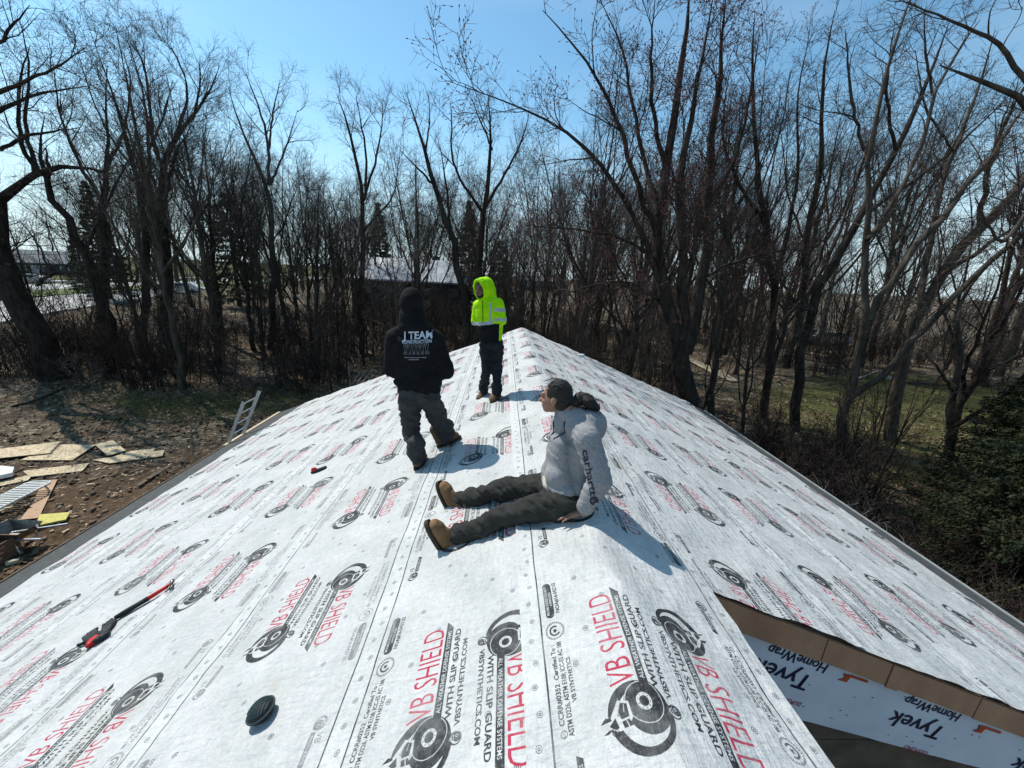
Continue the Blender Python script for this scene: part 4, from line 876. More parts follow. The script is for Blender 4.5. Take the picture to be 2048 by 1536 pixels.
hero("overhanging_tree", 9.5, (2230, 900), [
    [(None, 0, 0, .24), (2200, 600, 0, .2), (2150, 380, 0, .15), (2060, 165, 0, .08), (1960, 170, -.3, .05), (1880, 130, -.6, .03)],
    [(2080, 200, 0, .07), (2000, 80, .3, .05), (1900, 40, .5, .03), (1800, 0, .6, .01)],
    [(2150, 380, 0, .08), (2060, 420, -.4, .06), (2000, 500, -.7, .045), (1950, 395, -.9, .02)],
], 115, (M_BK[1], M_TW[1]), "bough overhanging the top right corner from outside the picture", dens=(1.8, 3.0, 5.5), lens=(1.5, .8, .45), up=(.03, .02, .0), t0=.3)

# --- generic trees: nine shapes, copied
def template(seed, H, spread, forks, r0, mats, hf=.5, **kw):
    """trunk with limbs leaving it at different heights and arching up and out"""
    r = np.random.default_rng(seed); LL = []; lx, ly = r.normal(0, .03, 2)*H
    tk = lambda z: np.array([lx*(z/H)**1.3+.12*math.sin(z*.8+seed), ly*(z/H)**1.3+.12*math.cos(z*.7+seed), z])
    LL.append(([np.array([0, 0, -.3])]+[tk(H*f) for f in (.12, .3, .48, .64, .8, .92)], [r0*1.25, r0, r0*.85, r0*.66, r0*.42, r0*.22, .02]))
    for k_ in range(forks):
        z0 = H*(hf*.55+.35*k_/forks)*r.uniform(.85, 1.1); a = 2.4*k_+r.uniform(-.4, .4); s_ = spread*r.uniform(.7, 1.15)*(1.1-.5*k_/forks); top = min(H*.97, z0+(H-z0)*r.uniform(.6, .95)); p0 = tk(z0); pts = [p0]
        for t_ in (.25, .5, .75, 1): pts.append(p0+np.array([math.cos(a)*s_*t_**.75, math.sin(a)*s_*t_**.75, (top-z0)*t_**1.15])+r.normal(0, .12, 3))
        rr = r0*.5*(1-z0/H)**.5*np.array([1, .78, .52, .3, .1])+.008; LL.append((pts, rr))
        if r.random() < .7:
            q0 = pts[2]; a2 = a+r.choice([-1, 1])*r.uniform(.6, 1.1); LL.append(([q0, q0+np.array([math.cos(a2)*s_*.3, math.sin(a2)*s_*.3, (top-z0)*.28]), q0+np.array([math.cos(a2)*s_*.55, math.sin(a2)*s_*.55, (top-z0)*.6])], [rr[2]*.8, rr[2]*.5, .012]))
    return tree_meshes("tree", LL, seed, mats, **kw)
TPL = []
big = dict(dens=(1.15, 2.7, 5.2), lens=(2.6, 1.2, .62), up=(.07, .04, .02), t0=.3)
for i_, (H_, sp_, fk, r0, mm_, kw) in enumerate((
    (15, 3.6, 6, .20, (M_BK[0], M_TW[1]), dict(big, hf=.5)),
    (15, 4.4, 7, .24, (M_BK[0], M_TW[0]), dict(big, hf=.42)),
    (12, 2.6, 5, .15, (M_BK[1], M_TW[1]), dict(big, hf=.45, lens=(2.1, 1.0, .55))),
    (13, 3.8, 7, .19, (M_BK[2], M_TW[2]), dict(big, hf=.4, lens=(2.2, 1.0, .55))),
    (17, 3.4, 6, .23, (M_BK[1], M_TW[0]), dict(big, hf=.6)),
    (10, 2.0, 4, .10, (M_BK[0], M_TW[0]), dict(big, hf=.3, lens=(1.7, .9, .5), t0=.2)),
    (7, 1.7, 4, .06, (M_BK[2], M_TW[2]), dict(big, hf=.2, lens=(1.4, .8, .45), t0=.12)))):
    TPL.append((template(200+i_, H_, sp_, fk, r0, mm_, **kw), H_))
lab = ["tall bare grey-brown tree among the woods behind the roof", "wide-crowned bare tree among the woods behind the roof", "slim grey bare tree among the woods behind the roof", "reddish bare tree among the woods behind the roof", "very tall upright bare tree among the woods behind the roof", "young dark bare tree in the undergrowth behind the roof", "young reddish sapling in the undergrowth behind the roof"]
grp = ["tall grey-brown trees in the woods", "wide-crowned trees in the woods", "slim grey trees in the woods", "reddish trees in the woods", "very tall trees in the woods", "young dark trees in the undergrowth", "reddish saplings in the undergrowth"]
def ok_spot(x, y, low=False):
    if EL-1.5 < x < ER+1.5 and y < YF+2.0: return False
    if 10.5 < x < 31 and 12.5 < y < 27: return False               # right lawn
    if -26 < x < -7 and y < 19: return False                       # yard on the left
    u = (x-CAMP[0])/max(y, .1)
    if u < -.95 and math.hypot(x, y) > 36: return False            # open view to the road
    if -.395 < u < -.312 and y < 25.5: return False                 # the timber frame stays in view
    if -.32 < u < -.12 and 29 < y < 46 and not low: return False               # gap towards the pale roof
    if abs(x-14) < 2 and 26 < y < 60: return False
    return True
TREES = []
r = np.random.default_rng(42); placed = 0; spots = []
def put(n_, D0, D1, a0, a1, kinds, smin, smax, gap):
    global placed
    c = 0; tries = 0
    while c < n_ and tries < n_*60:
        tries += 1; a = math.radians(r.uniform(a0, a1)); D = math.sqrt(r.uniform(D0*D0, D1*D1)); x, y = CAMP[0]+math.sin(a)*D, math.cos(a)*D
        if not ok_spot(x, y) or any((x-p[0])**2+(y-p[1])**2 < gap*gap for p in spots): continue
        k_ = int(r.choice(kinds)); (ms, H_) = TPL[k_]; s_ = r.uniform(smin, smax); spots.append((x, y))
        tt_ = add_tree(("bare_tree", "bare_tree", "bare_tree", "bare_tree", "bare_tree", "young_tree", "sapling")[k_], ms, (x, y, gz(x, y)-.1), r.uniform(0, 6.28), s_, lab[k_], grp[k_], (r.normal(0, .04), r.normal(0, .04))); TREES.append((tt_, x, y, ('tall grey-brown tree', 'wide-crowned tree', 'slim grey tree', 'reddish tree', 'very tall upright tree', 'young dark tree', 'reddish sapling')[k_])); c += 1
put(9, 23, 34, -46, -3, [0, 1, 2, 4], .70, .95, 3.0)
put(18, 31, 50, -44, 10, [0, 1, 2, 4], .75, 1.05, 3.2)
put(15, 20, 36, 10, 58, [1, 3, 3, 2, 4], .9, 1.25, 3.0)
put(26, 32, 58, 3, 60, [0, 1, 2, 4], 1.0, 1.4, 3.6)
put(10, 23, 34, -54, -42, [5, 6], .6, .95, 1.4)
put(44, 18, 36, -46, 30, [5, 6, 5, 2], .55, 1.0, 1.2)
put(26, 15, 30, 4, 22, [6, 6, 5], .45, .8, 1.0)
put(36, 17, 50, 20, 62, [5, 6, 3], .5, .95, 1.4)
put(60, 45, 90, -50, 62, [0, 1, 4, 3], .8, 1.2, 4)

# shrubs and bramble: many thin stems from the ground
def shrub_mesh(seed, n_, H_, W_, m0, **kw):
    r_ = np.random.default_rng(seed); LL = []
    for k_ in range(n_):
        a = r_.uniform(0, 6.28); b = r_.uniform(0, .35)*W_; h = H_*r_.uniform(.5, 1); o = W_*r_.uniform(.2, 1)
        p0 = np.array([math.cos(a)*b, math.sin(a)*b, -.1]); p3 = np.array([math.cos(a+r_.normal(0, .6))*o, math.sin(a+r_.normal(0, .6))*o, h])
        mid = (p0+p3)/2+r_.normal(0, .12, 3)+np.array([0, 0, h*.15]); LL.append(([p0, mid, p3], [.022, .014, .006]))
    tr, cr = grow(LL, seed, **kw); V, Q, Mi = join([tr]+cr[:]); me_ = npmesh("shrub", V, quads=Q); me_.polygons.foreach_set("material_index", np.minimum(Mi, 1))
    for q_ in m0: me_.materials.append(q_)
    return me_
SH = [shrub_mesh(300+i_, n_, H_, W_, mm_, dens=(2.0, 2.8, 3.0), lens=(.95, .6, .36), up=(.04, .02, 0), wig=.2, angs=(42, 46, 50), t0=.12, rmin=.005) for i_, (n_, H_, W_, mm_) in enumerate((
    (16, 2.8, 1.6, (M_BK[0], M_TW[0])), (18, 3.5, 1.9, (M_BK[2], M_TW[2])), (15, 2.2, 1.6, (M_TW[1], M_TW[1])), (18, 4.4, 2.0, (M_BK[0], M_TW[1])), (22, 1.3, 1.7, (M_TW[0], M_TW[1]))))]
slab_ = ["tangled dark shrub in the undergrowth of the woods", "reddish twiggy shrub in the undergrowth of the woods", "pale-stemmed low shrub in the undergrowth of the woods", "tall brushy thicket in the undergrowth of the woods", "low bramble patch in the undergrowth of the woods"]
def shrubs(n_, D0, D1, a0, a1, kinds, smin, smax, gap):
    c = 0; tries = 0; sp2 = []
    while c < n_ and tries < n_*60:
        tries += 1; a = math.radians(r.uniform(a0, a1)); D = math.sqrt(r.uniform(D0*D0, D1*D1)); x, y = CAMP[0]+math.sin(a)*D, math.cos(a)*D
        if not ok_spot(x, y, True) or any((x-p[0])**2+(y-p[1])**2 < gap*gap for p in sp2): continue
        k_ = int(r.choice(kinds)); sp2.append((x, y)); s_ = r.uniform(smin, smax)
        o = bpy.data.objects.new("shrub", SH[k_]); COL.objects.link(o); o.location = (x, y, gz(x, y)-.05); o.rotation_euler = (0, 0, r.uniform(0, 6.28)); o.scale = (s_, s_, s_*r.uniform(.8, 1.2))
        tag(o, slab_[k_], "shrub", slab_[k_].replace(" in the undergrowth of the woods", "s in the undergrowth")); TREES.append((o, x, y, slab_[k_].replace(" in the undergrowth of the woods", ""))); c += 1
shrubs(112, 19.5, 38, -50, 14, [0, 1, 3, 2, 4], .8, 1.25, 1.1)
shrubs(45, 15, 26, -8, 40, [0, 1, 2, 4], .5, .95, .9)
shrubs(60, 24, 60, 14, 62, [0, 1, 3], .8, 1.2, 1.3)
shrubs(26, 22, 35, -58, -40, [0, 2, 3, 1], .7, 1.15, .9)
shrubs(12, 34, 44, -22, -6, [0, 3, 1], .8, 1.1, 1.2)
# bramble along the right side of the house, below the eave
for (x0, x1, y0, y1, n_) in ((7.0, 9.5, 2.0, 7, 9), (7.3, 10.5, 4.5, 13, 22), (8.5, 13.0, 9, 15, 24), (-6, 5, 13.4, 17, 8)):
    for _ in range(n_):
        x, y = r.uniform(x0, x1), r.uniform(y0, y1); k_ = int(r.choice([0, 2, 4, 1])); s_ = r.uniform(.5, 1.0)
        o = bpy.data.objects.new("shrub", SH[k_]); COL.objects.link(o); o.location = (x, y, gz(x, y)-.05); o.rotation_euler = (0, 0, r.uniform(0, 6.28)); o.scale = (s_, s_, s_)
        tag(o, "x", "shrub", "shrubs growing close to the house"); TREES.append((o, x, y, slab_[k_].replace(" in the undergrowth of the woods", "")))
for (x, y, k_, s_) in ((9.2, 9.0, 6, .62), (10.6, 10.8, 5, .5), (12.4, 11.4, 6, .7), (8.8, 12.2, 6, .55), (11.6, 8.4, 5, .42), (13.6, 13.0, 6, .75), (10.0, 6.4, 6, .5)):
    t_ = add_tree("sapling", TPL[k_][0], (x, y, gz(x, y)-.1), x*3, s_, "x", "saplings right of the house"); TREES.append((t_, x, y, "thin crooked sapling"))
# say where each one stands, by what can be found in the picture
def name_places():
    marks = [(-200, "at the far left edge"), (60, "behind the great left tree"), (180, "beside the leaning tree by the road"), (280, "below the double trunk"), (390, "left of the ladder line"), (480, "above the ladder"), (570, "right of the ladder"), (660, "beside the timber frame"), (730, "before the pale far roof"), (800, "behind the black hoodie"), (880, "between the two standing men"), (945, "behind the yellow hood"), (1010, "just right of the yellow jacket"), (1080, "above the ridge end"), (1150, "above the seated head"), (1230, "left of the red-budded maple"), (1320, "behind the red-budded maple"), (1430, "right of the red-budded maple"), (1530, "by the slender dark maple"), (1620, "above the pale cars"), (1700, "behind the low-splitting trunk"), (1800, "behind the right lawn"), (1890, "above the crooked thin tree"), (1970, "above the dark evergreen"), (2060, "at the right edge")]
    gps = {}
    for (o, x, y, look) in TREES:
        d = np.array([x, y, -3.0])-CAMP; z = d@FW; u = 1024+F*(d@R2)/z; D = math.hypot(x, y)
        place = min(marks, key=lambda m_: abs(m_[0]-u))[1]; depth = "near" if D < 22 else "mid-wood" if D < 31 else "deeper" if D < 45 else "distant"
        gps.setdefault((look, depth, place), []).append((u, o))
    for (look, depth, place), L_ in gps.items():
        L_.sort(key=lambda t: t[0]); n_ = len(L_)
        for i_, (u, o) in enumerate(L_):
            pre = "" if n_ == 1 else ("left one of two " if i_ == 0 else "right one of two ") if n_ == 2 else ("leftmost ", "second ", "third ", "fourth ", "fifth ", "sixth ")[min(i_, 5)]
            o['label'] = (pre+depth+" "+look+" "+place)
            if o.get('group') is None: pass
name_places()
# far-off wood that closes the view
def farwood():
    rr = np.random.default_rng(9); LL = []
    for _ in range(150):
        a = math.radians(rr.uniform(-62, 62)); D = rr.uniform(95, 190); x, y = math.sin(a)*D, math.cos(a)*D; z = float(terr0(x, y)); H_ = rr.uniform(9, 14)
        LL.append(([(x, y, z-1), (x+rr.normal(0, .5), y, z+H_*.5), (x+rr.normal(0, 1), y, z+H_)], [.3, .2, .05]))
    tr, cr = grow(LL, 9, dens=(.9, .7, .8), lens=(4.0, 2.4, 1.4), up=(.08, .05, .04), angs=(42, 46, 48), rmin=.03, t0=.12); V, Q, Mi = join([tr]+cr)
    me_ = npmesh("far_woods", V, quads=Q); o = link("far_woods", me_, M_TW[0]); tag(o, "hazy band of distant bare woods closing the horizon", "woods", None, 'stuff')
farwood()
def farbrush():
    rr = np.random.default_rng(19); LL = []
    for _ in range(520):
        a = math.radians(rr.uniform(-40, 62)); D = rr.uniform(50, 125); x, y = math.sin(a)*D, math.cos(a)*D
        if a < -.1 and D < 70: continue
        z = float(terr0(x, y)); H_ = rr.uniform(2.5, 6.5)
        LL.append(([(x, y, z-.3), (x+rr.normal(0, .5), y, z+H_*.5), (x+rr.normal(0, 1), y, z+H_)], [.09, .06, .03]))
    tr, cr = grow(LL, 19, dens=(1.1, .6, .5), lens=(2.2, 1.5, .9), up=(.08, .05, .04), angs=(36, 42, 46), rmin=.02, t0=.05, lvl=2); V, Q, Mi = join([tr]+cr)
    o = link("far_brush", npmesh("far_brush", V, quads=Q), M_TW[1]); tag(o, "distant grey-brown brush between the trunks below the skyline", "brush", None, 'stuff')
farbrush()

# ------------------------------------------------------------------ evergreens
M_NEED = mat("spruce_needles", (.022, .038, .016), (.045, .065, .026), 4, .8, spec=.25); M_YEW = mat("cedar_spray", (.007, .014, .006), (.036, .040, .013), 2.5, .8, spec=.25)
def conifer(seed, H_, W_, whorls, per, m_, dense, shape=1.0, needle=.16):
    rr = np.random.default_rng(seed); Vs = []; T = []
    mb = MB(); mb.tube([(0, 0, -.3), (0, 0, H_*.5), (0, 0, H_*.98)], [W_*.055+.05, W_*.04+.02, .015], 8); trunk = mb.mesh("trunk", True); trunk.materials.append(M_BK[0])
    P0 = []; P1 = []
    for i_ in range(whorls):
        f = (i_+.5)/whorls; z = H_*(.06+.92*f); L_ = W_*(1-f)**shape*rr.uniform(.8, 1.15)+.12
        for k_ in range(per):
            a = rr.uniform(0, 6.28); l = L_*rr.uniform(.7, 1.1); P0.append((0, 0, z)); P1.append((math.cos(a)*l, math.sin(a)*l, z-l*rr.uniform(.05, .35)+.1*l))
    P0 = np.array(P0); P1 = np.array(P1); n_ = int(dense); M_ = len(P0)
    t = rr.uniform(.18, 1.0, (M_, n_, 1))**.75; C_ = P0[:, None]*(1-t)+P1[:, None]*t; D = unit(P1-P0)[:, None]; side = unit(np.cross(D, [0, 0, 1.0]))
    wd = (np.linalg.norm(P1-P0, axis=1)*.22)[:, None, None]*(1.1-t); C_ = C_+side*rr.normal(0, 1, (M_, n_, 1))*wd+np.array([0, 0, 1])*rr.normal(-.03, .05, (M_, n_, 1))
    C_ = C_.reshape(-1, 3); d = unit(np.broadcast_to(D, (M_, n_, 3)).reshape(-1, 3)+rr.normal(0, .45, (M_*n_, 3))); l = needle*rr.uniform(.6, 1.4, (len(C_), 1)); sd = unit(np.cross(d, rr.normal(size=d.shape)))*l*.3
    V = np.stack([C_-sd, C_+sd, C_+d*l+[0, 0, -.02]], 1).reshape(-1, 3); me_ = npmesh("crown", V, tris=np.arange(len(V)).reshape(-1, 3)); me_.materials.append(m_)
    return trunk, me_
CON = [conifer(1, 11, 2.3, 30, 8, M_NEED, 48, 1.0, .2), conifer(2, 8, 2.2, 20, 7, M_NEED, 52, .7, .2)]
for (u, v, Yp, H_, k_, lb) in ((168, 360, 45, 1.0, 0, "dark pointed spruce behind the road trees at left"), (140, 440, 52, .9, 0, "smaller spruce beside the pointed spruce at left"), (448, 385, 44, 1.0, 1, "bushy dark pine standing in the left woods"), (940, 400, 44, 1.0, 0, "dark spruce rising right of the pale far roof"), (756, 405, 52, 1.0, 0, "distant spruce standing behind the pale far roof"), (1000, 480, 44, .9, 1, "broad dark evergreen behind the yellow hood"), (1480, 520, 60, .8, 1, "distant evergreen seen between the maple stems")):
    P = PY(u, v, Yp); z0 = gz(P[0], Yp); Ht = (P[2]-z0)/ (11*.98 if k_ == 0 else 8*.98); add_tree("spruce_tree" if k_ == 0 else "pine_tree", CON[k_], (P[0], Yp, z0), 1.3*u, Ht, lb, None)
yw_ = conifer(5, 6.6, 2.2, 46, 12, M_YEW, 260, .75, .06)
Pn = PY(2075, 900, 6.6); add_tree("cedar_tree", yw_, (Pn[0]+1.1, 6.6, -5.3), .4, 1.0, "near dark green evergreen filling the lower right edge beyond the eave")
yw2 = conifer(6, 6.0, 2.4, 40, 11, M_YEW, 150, .6, .08)
Pn = PY(2080, 800, 9.8); add_tree("cedar_tree", yw2, (Pn[0]+.8, 9.8, -5.3), 2.0, 1.0, "second dark evergreen just behind the near one at the right edge")

# ------------------------------------------------------------------ people
def cloth(name, c1, c2=None, rough=.9, bump=.003, bs=60, sc=12, spec=.15):
    return mat(name, c1, c2, sc, rough, bump, bs, spec=spec)
M_BLACKH = cloth("black_sweatshirt", (.006, .006, .007), (.010, .010, .011)); M_GREYT = cloth("charcoal_work_trousers", (.042, .040, .039), (.056, .054, .051))
M_DENIM = cloth("dark_jeans", (.012, .013, .018), (.022, .023, .030)); M_OLIVE = cloth("dark_olive_trousers", (.030, .029, .026), (.040, .039, .035))
M_HIVIS = cloth("hi_vis_yellow", (.30, .66, .0), (.40, .78, .0), .7, .002); M_REFL = mat("reflective_tape", (.42, .45, .47), (.32, .35, .37), 12, .45); M_BLACKP = cloth("black_panel", (.006, .006, .007), (.009, .009, .010))
M_HEATH = cloth("heather_grey_fleece", (.225, .222, .225), (.31, .305, .305), .95, .002, 120, 90); M_CREAM = cloth("cream_shirt_hem", (.55, .49, .40), (.45, .40, .33))
M_SKIN = mat("skin_tan", (.33, .175, .115), (.26, .13, .085), 9, .5, .0006, 90, spec=.4); M_SKIND = mat("skin_brown", (.16, .085, .055), (.12, .06, .04), 9, .5, spec=.4)
M_HAIR = mat("black_hair", (.006, .005, .004), (.018, .013, .010), 16, .55, .004, 60, spec=.35, stretch=(1, 6, 1)); M_BOOT = mat("tan_nubuck_boot", (.24, .135, .06), (.15, .085, .04), 14, .8, .002, 50); M_BOOTD = mat("dusty_brown_boot", (.17, .11, .065), (.11, .07, .042), 14, .85, .002, 50)
M_SOLE = mat("boot_sole", (.045, .033, .022), (.03, .022, .016), 9, .8); M_LACE = mat("boot_lace", (.30, .19, .07), (.22, .13, .05), 9, .8); M_EYE = mat("eye_dark", (.02, .012, .01), rough=.2)
M_PRINTW = mat("white_screen_print", (.62, .66, .72), (.50, .54, .60), 50, .7); M_PRINTB = mat("navy_screen_print", (.012, .014, .03), (.02, .022, .04), 40, .7)

def skinned(name, mb, voxel, it, m_, parent, wr=None, seed=0, split=None):
    """fuses the collected solids into one continuous surface, smooths it and adds folds"""
    me = mb.mesh(name); o = bpy.data.objects.new(name, me); COL.objects.link(o)
    md = o.modifiers.new("r", 'REMESH'); md.mode = 'VOXEL'; md.voxel_size = voxel
    if it: s_ = o.modifiers.new("s", 'SMOOTH'); s_.factor = .5; s_.iterations = it
    dg = bpy.context.evaluated_depsgraph_get(); dg.update(); me2 = bpy.data.meshes.new_from_object(o.evaluated_get(dg)); bpy.data.objects.remove(o)
    n_ = len(me2.vertices); co = np.zeros(n_*3, np.float32); me2.vertices.foreach_get("co", co); co = co.reshape(-1, 3).astype(float)
    no = np.array([v.normal[:] for v in me2.vertices])
    if wr is not None:
        amp, fx, fy, fz = wr; q_ = co*np.array([fx, fy, fz])+seed*7.3
        a = fbm(q_[:, 0]+q_[:, 2]*.6, q_[:, 1]*.8+q_[:, 2], 3, seed)-.44
        rdg = -np.abs(fbm(q_[:, 2]*1.3+q_[:, 0]*.8, q_[:, 0]*.7+q_[:, 1]*.9, 3, seed+9)-.44)+.07
        co = co+no*(amp*(a*1.1+rdg*2.2))[:, None]; me2.vertices.foreach_set("co", co.astype(np.float32).ravel())
    me2.polygons.foreach_set("use_smooth", np.ones(len(me2.polygons), bool)); me2.update()
    bv = BVHTree.FromPolygons([tuple(c) for c in co], [tuple(p.vertices) for p in me2.polygons])
    if split is None:
        me2.name = name; me2.materials.clear(); return link(name, me2, m_, parent), bv
    # separate coloured panels become parts of their own
    cen = np.array([p.center[:] for p in me2.polygons]); nor = np.array([p.normal[:] for p in me2.polygons]); cls = split(cen, nor); fv = [tuple(p.vertices) for p in me2.polygons]; first = None
    for k_, (nm, mm_, lb) in enumerate(m_):
        sel = np.where(cls == k_)[0]
        if len(sel) == 0: continue
        use = {}; V = []; Fc = []
        for s_ in sel:
            f = []
            for vi in fv[s_]:
                if vi not in use: use[vi] = len(V); V.append(tuple(co[vi]))
                f.append(use[vi])
            Fc.append(tuple(f))
        mm2 = bpy.data.meshes.new(nm); mm2.from_pydata(V, [], Fc); mm2.polygons.foreach_set("use_smooth", np.ones(len(Fc), bool)); mm2.update()
        o = link(nm, mm2, mm_, parent)
        if lb: o['label'] = lb
        first = first or o
    bpy.data.meshes.remove(me2); return first, bv
def drape(V, T, O, A, B, D, bv, m_, name, parent, off=.003):
    """lays flat lettering onto a garment: each corner is moved along D until it meets the cloth"""
    O = np.array(O, float); A = np.array(A, float); B = np.array(B, float); D = unit(np.array(D, float)); W = []
    for a, b in V:
        p = O+A*a+B*b; h = bv.ray_cast(Vector(p-D*.6), Vector(D), 1.5); W.append(np.array(h[0])-D*off if h[0] is not None else p)
    me = npmesh(name, np.array(W), tris=T); return link(name, me, m_, parent)
def boot(parent, heel, toe, up, m_, w_=.052, shaft=.17, L_=.29):
    """heel: point under the heel, toe: direction of the toes, up: direction of the shaft"""
    heel = np.array(heel, float); t = unit(np.array(toe, float)); u = np.array(up, float); u = unit(u-t*np.dot(u, t)); s_ = np.cross(t, u)
    e = MB()
    e.cap(heel+u*.065+t*.045, heel+u*.058+t*(L_-.085), w_, w_*1.05, 16, s_, (1, .92)); e.cap(heel+u*.06+t*(L_-.12), heel+u*.052+t*(L_-.055), w_*1.02, w_*.92, 16, s_, (1, .82))
    e.cap(heel+u*.08+t*.055, heel+u*(shaft+.02)+t*.05, w_*1.02, w_*1.06, 16, s_, (.95, 1.05)); e.cap(heel+u*.12+t*.07, heel+u*.085+t*(L_-.13), w_*.9, w_*.75, 14, s_, (.8, 1))
    o, bv = skinned("boot", e, .007, 3, m_, parent, (.004, 20, 20, 20), 3)
    k = MB(); out = []
    for q_ in np.linspace(0, 2*math.pi, 22, endpoint=False):
        x = math.cos(q_); y = math.sin(q_); c = L_/2-.005; l = L_/2+.004; wd = w_*(1.04+.10*x-.06*(1-abs(x))); out.append((c+l*x*(1 if abs(x) < .9 else .99), wd*math.copysign(abs(y)**.8, y)))
    V = [heel+t*a+s_*b+u*h for h in (0.0, .026) for a, b in out]; n_ = 22
    k.add(V, [tuple(range(n_-1, -1, -1)), tuple(range(n_, 2*n_))]+[(i_, (i_+1) % n_, n_+(i_+1) % n_, n_+i_) for i_ in range(n_)]); k.build("sole", M_SOLE, o)
    k = MB()
    for i_ in range(6):
        a = .085+.022*i_; h = .150-.0145*i_
        for sg in (-1, 1):
            p = [heel+t*(a-.006)+s_*sg*.026+u*(h-.008), heel+t*a+u*(h+.012), heel+t*(a+.014)-s_*sg*.024+u*(h-.016)]
            k.tube(p, .0028, 5)
    k.tube([heel+t*.082+s_*.02+u*.165, heel+t*.115+s_*.05+u*.150, heel+t*.10+s_*.045+u*.12], .003, 5); k.build("laces", M_LACE, o)
    return o
def hand(mb, wrist, palmdir, nrm, sc=1.0, spread=.12, curl=.25, thumb=1):
    """palm with five separate bent fingers; nrm = back of the hand"""
    w0 = np.array(wrist, float); f = unit(np.array(palmdir, float)); n_ = np.array(nrm, float); n_ = unit(n_-f*np.dot(n_, f)); s_ = np.cross(f, n_)*thumb
    mb.cap(w0-f*.02, w0+f*.05*sc, .027*sc, .038*sc, 12, s_, (1, .48)); mb.cap(w0+f*.045*sc, w0+f*.085*sc, .039*sc, .036*sc, 12, s_, (1.04, .42))
    for k_, (o_, ln, r_) in enumerate(((.030, .072, .0095), (.010, .082, .010), (-.011, .076, .0095), (-.031, .060, .0085))):
        b = w0+f*.088*sc+s_*o_*sc; d = unit(f+s_*(o_/.03)*spread); c1 = unit(d-n_*curl); c2 = unit(d-n_*curl*2.2)
        p1 = b+d*ln*.45*sc; p2 = p1+c1*ln*.32*sc; p3 = p2+c2*ln*.26*sc
        mb.cap(b-d*.01, p1, r_*sc, r_*.95*sc, 8); mb.cap(p1, p2, r_*.95*sc, r_*.88*sc, 8); mb.cap(p2, p3, r_*.88*sc, r_*.74*sc, 8)
    b = w0+f*.02*sc+s_*.030*sc; d = unit(f*.62+s_*.8-n_*.1); p1 = b+d*.042*sc; p2 = p1+unit(f*.85+s_*.5-n_*.15)*.034*sc
    mb.cap(b, p1, .0125*sc, .011*sc, 8); mb.cap(p1, p2, .011*sc, .0085*sc, 8)
def head(mb, C, fwd, up, s_=1.0):
    """skull, face, nose, chin, ears as one surface; fwd is where the face looks"""
    C = np.array(C, float); f = unit(np.array(fwd, float)); u = np.array(up, float); u = unit(u-f*np.dot(u, f)); r_ = np.cross(f, u); M = np.stack([r_, f, u], 1)
    mb.ell(C+(u*.025-f*.012)*s_, np.array([.074, .094, .092])*s_, M=M); mb.ell(C+(f*.030-u*.035)*s_, np.array([.060, .066, .078])*s_, M=M)
    mb.ell(C+(f*.058-u*.088)*s_, np.array([.034, .032, .028])*s_, M=M)                         # chin
    mb.cap(C+(f*.088-u*.002)*s_, C+(f*.112-u*.034)*s_, .009*s_, .0145*s_, 8)                   # nose
    mb.cap(C+(f*.076+u*.018+r_*.035)*s_, C+(f*.084+u*.020-r_*.035)*s_, .014*s_, .014*s_, 8)    # brow
    mb.cap(C+(f*.088-u*.062+r_*.018)*s_, C+(f*.088-u*.062-r_*.018)*s_, .0085*s_, .0085*s_, 8)  # lips
    mb.cap(C+(f*.085-u*.073+r_*.013)*s_, C+(f*.085-u*.073-r_*.013)*s_, .0075*s_, .0075*s_, 8)
    for sg in (-1, 1): mb.ell(C+(r_*sg*.078-f*.006-u*.018)*s_, np.array([.011, .021, .033])*s_, M=M, nu=10, nv=7); mb.ell(C+(f*.062-u*.03+r_*sg*.036)*s_, np.array([.024, .026, .024])*s_, M=M)
    return f, u, r_
def face_bits(parent, C, f, u, r_, s_=1.0, beard=None):
    C = np.array(C, float); M = np.stack([r_, f, u], 1)
    for sg in (-1, 1):
        k = MB(); k.ell(C+(f*.083+u*.0-.0*u+r_*sg*.030)*s_, np.array([.013, .007, .006])*s_, 10, 6, M=M); k.build("eye", M_EYE, parent, True)
        k = MB(); k.cap(C+(f*.092+u*.021+r_*sg*.016)*s_, C+(f*.082+u*.024+r_*sg*.046)*s_, .004*s_, .003*s_, 6); k.build("eyebrow", M_HAIR, parent, True)
    if beard:
        k = MB(); k.cap(C+(f*.096-u*.052+r_*.026)*s_, C+(f*.096-u*.052-r_*.026)*s_, .006, .006, 8); k.ell(C+(f*.066-u*.094)*s_, np.array([.034, .030, .026])*s_, 12, 8, M=M)
        for sg in (-1, 1): k.cap(C+(f*.03-u*.055+r_*sg*.058)*s_, C+(f*.06-u*.09+r_*sg*.034)*s_, .014, .015, 8)
        skinned("beard", k, .006, 2, M_HAIR, parent)
Zu = np.array([0, 0, 1.0]); Xu = np.array([1.0, 0, 0]); Yu = np.array([0, 1.0, 0])

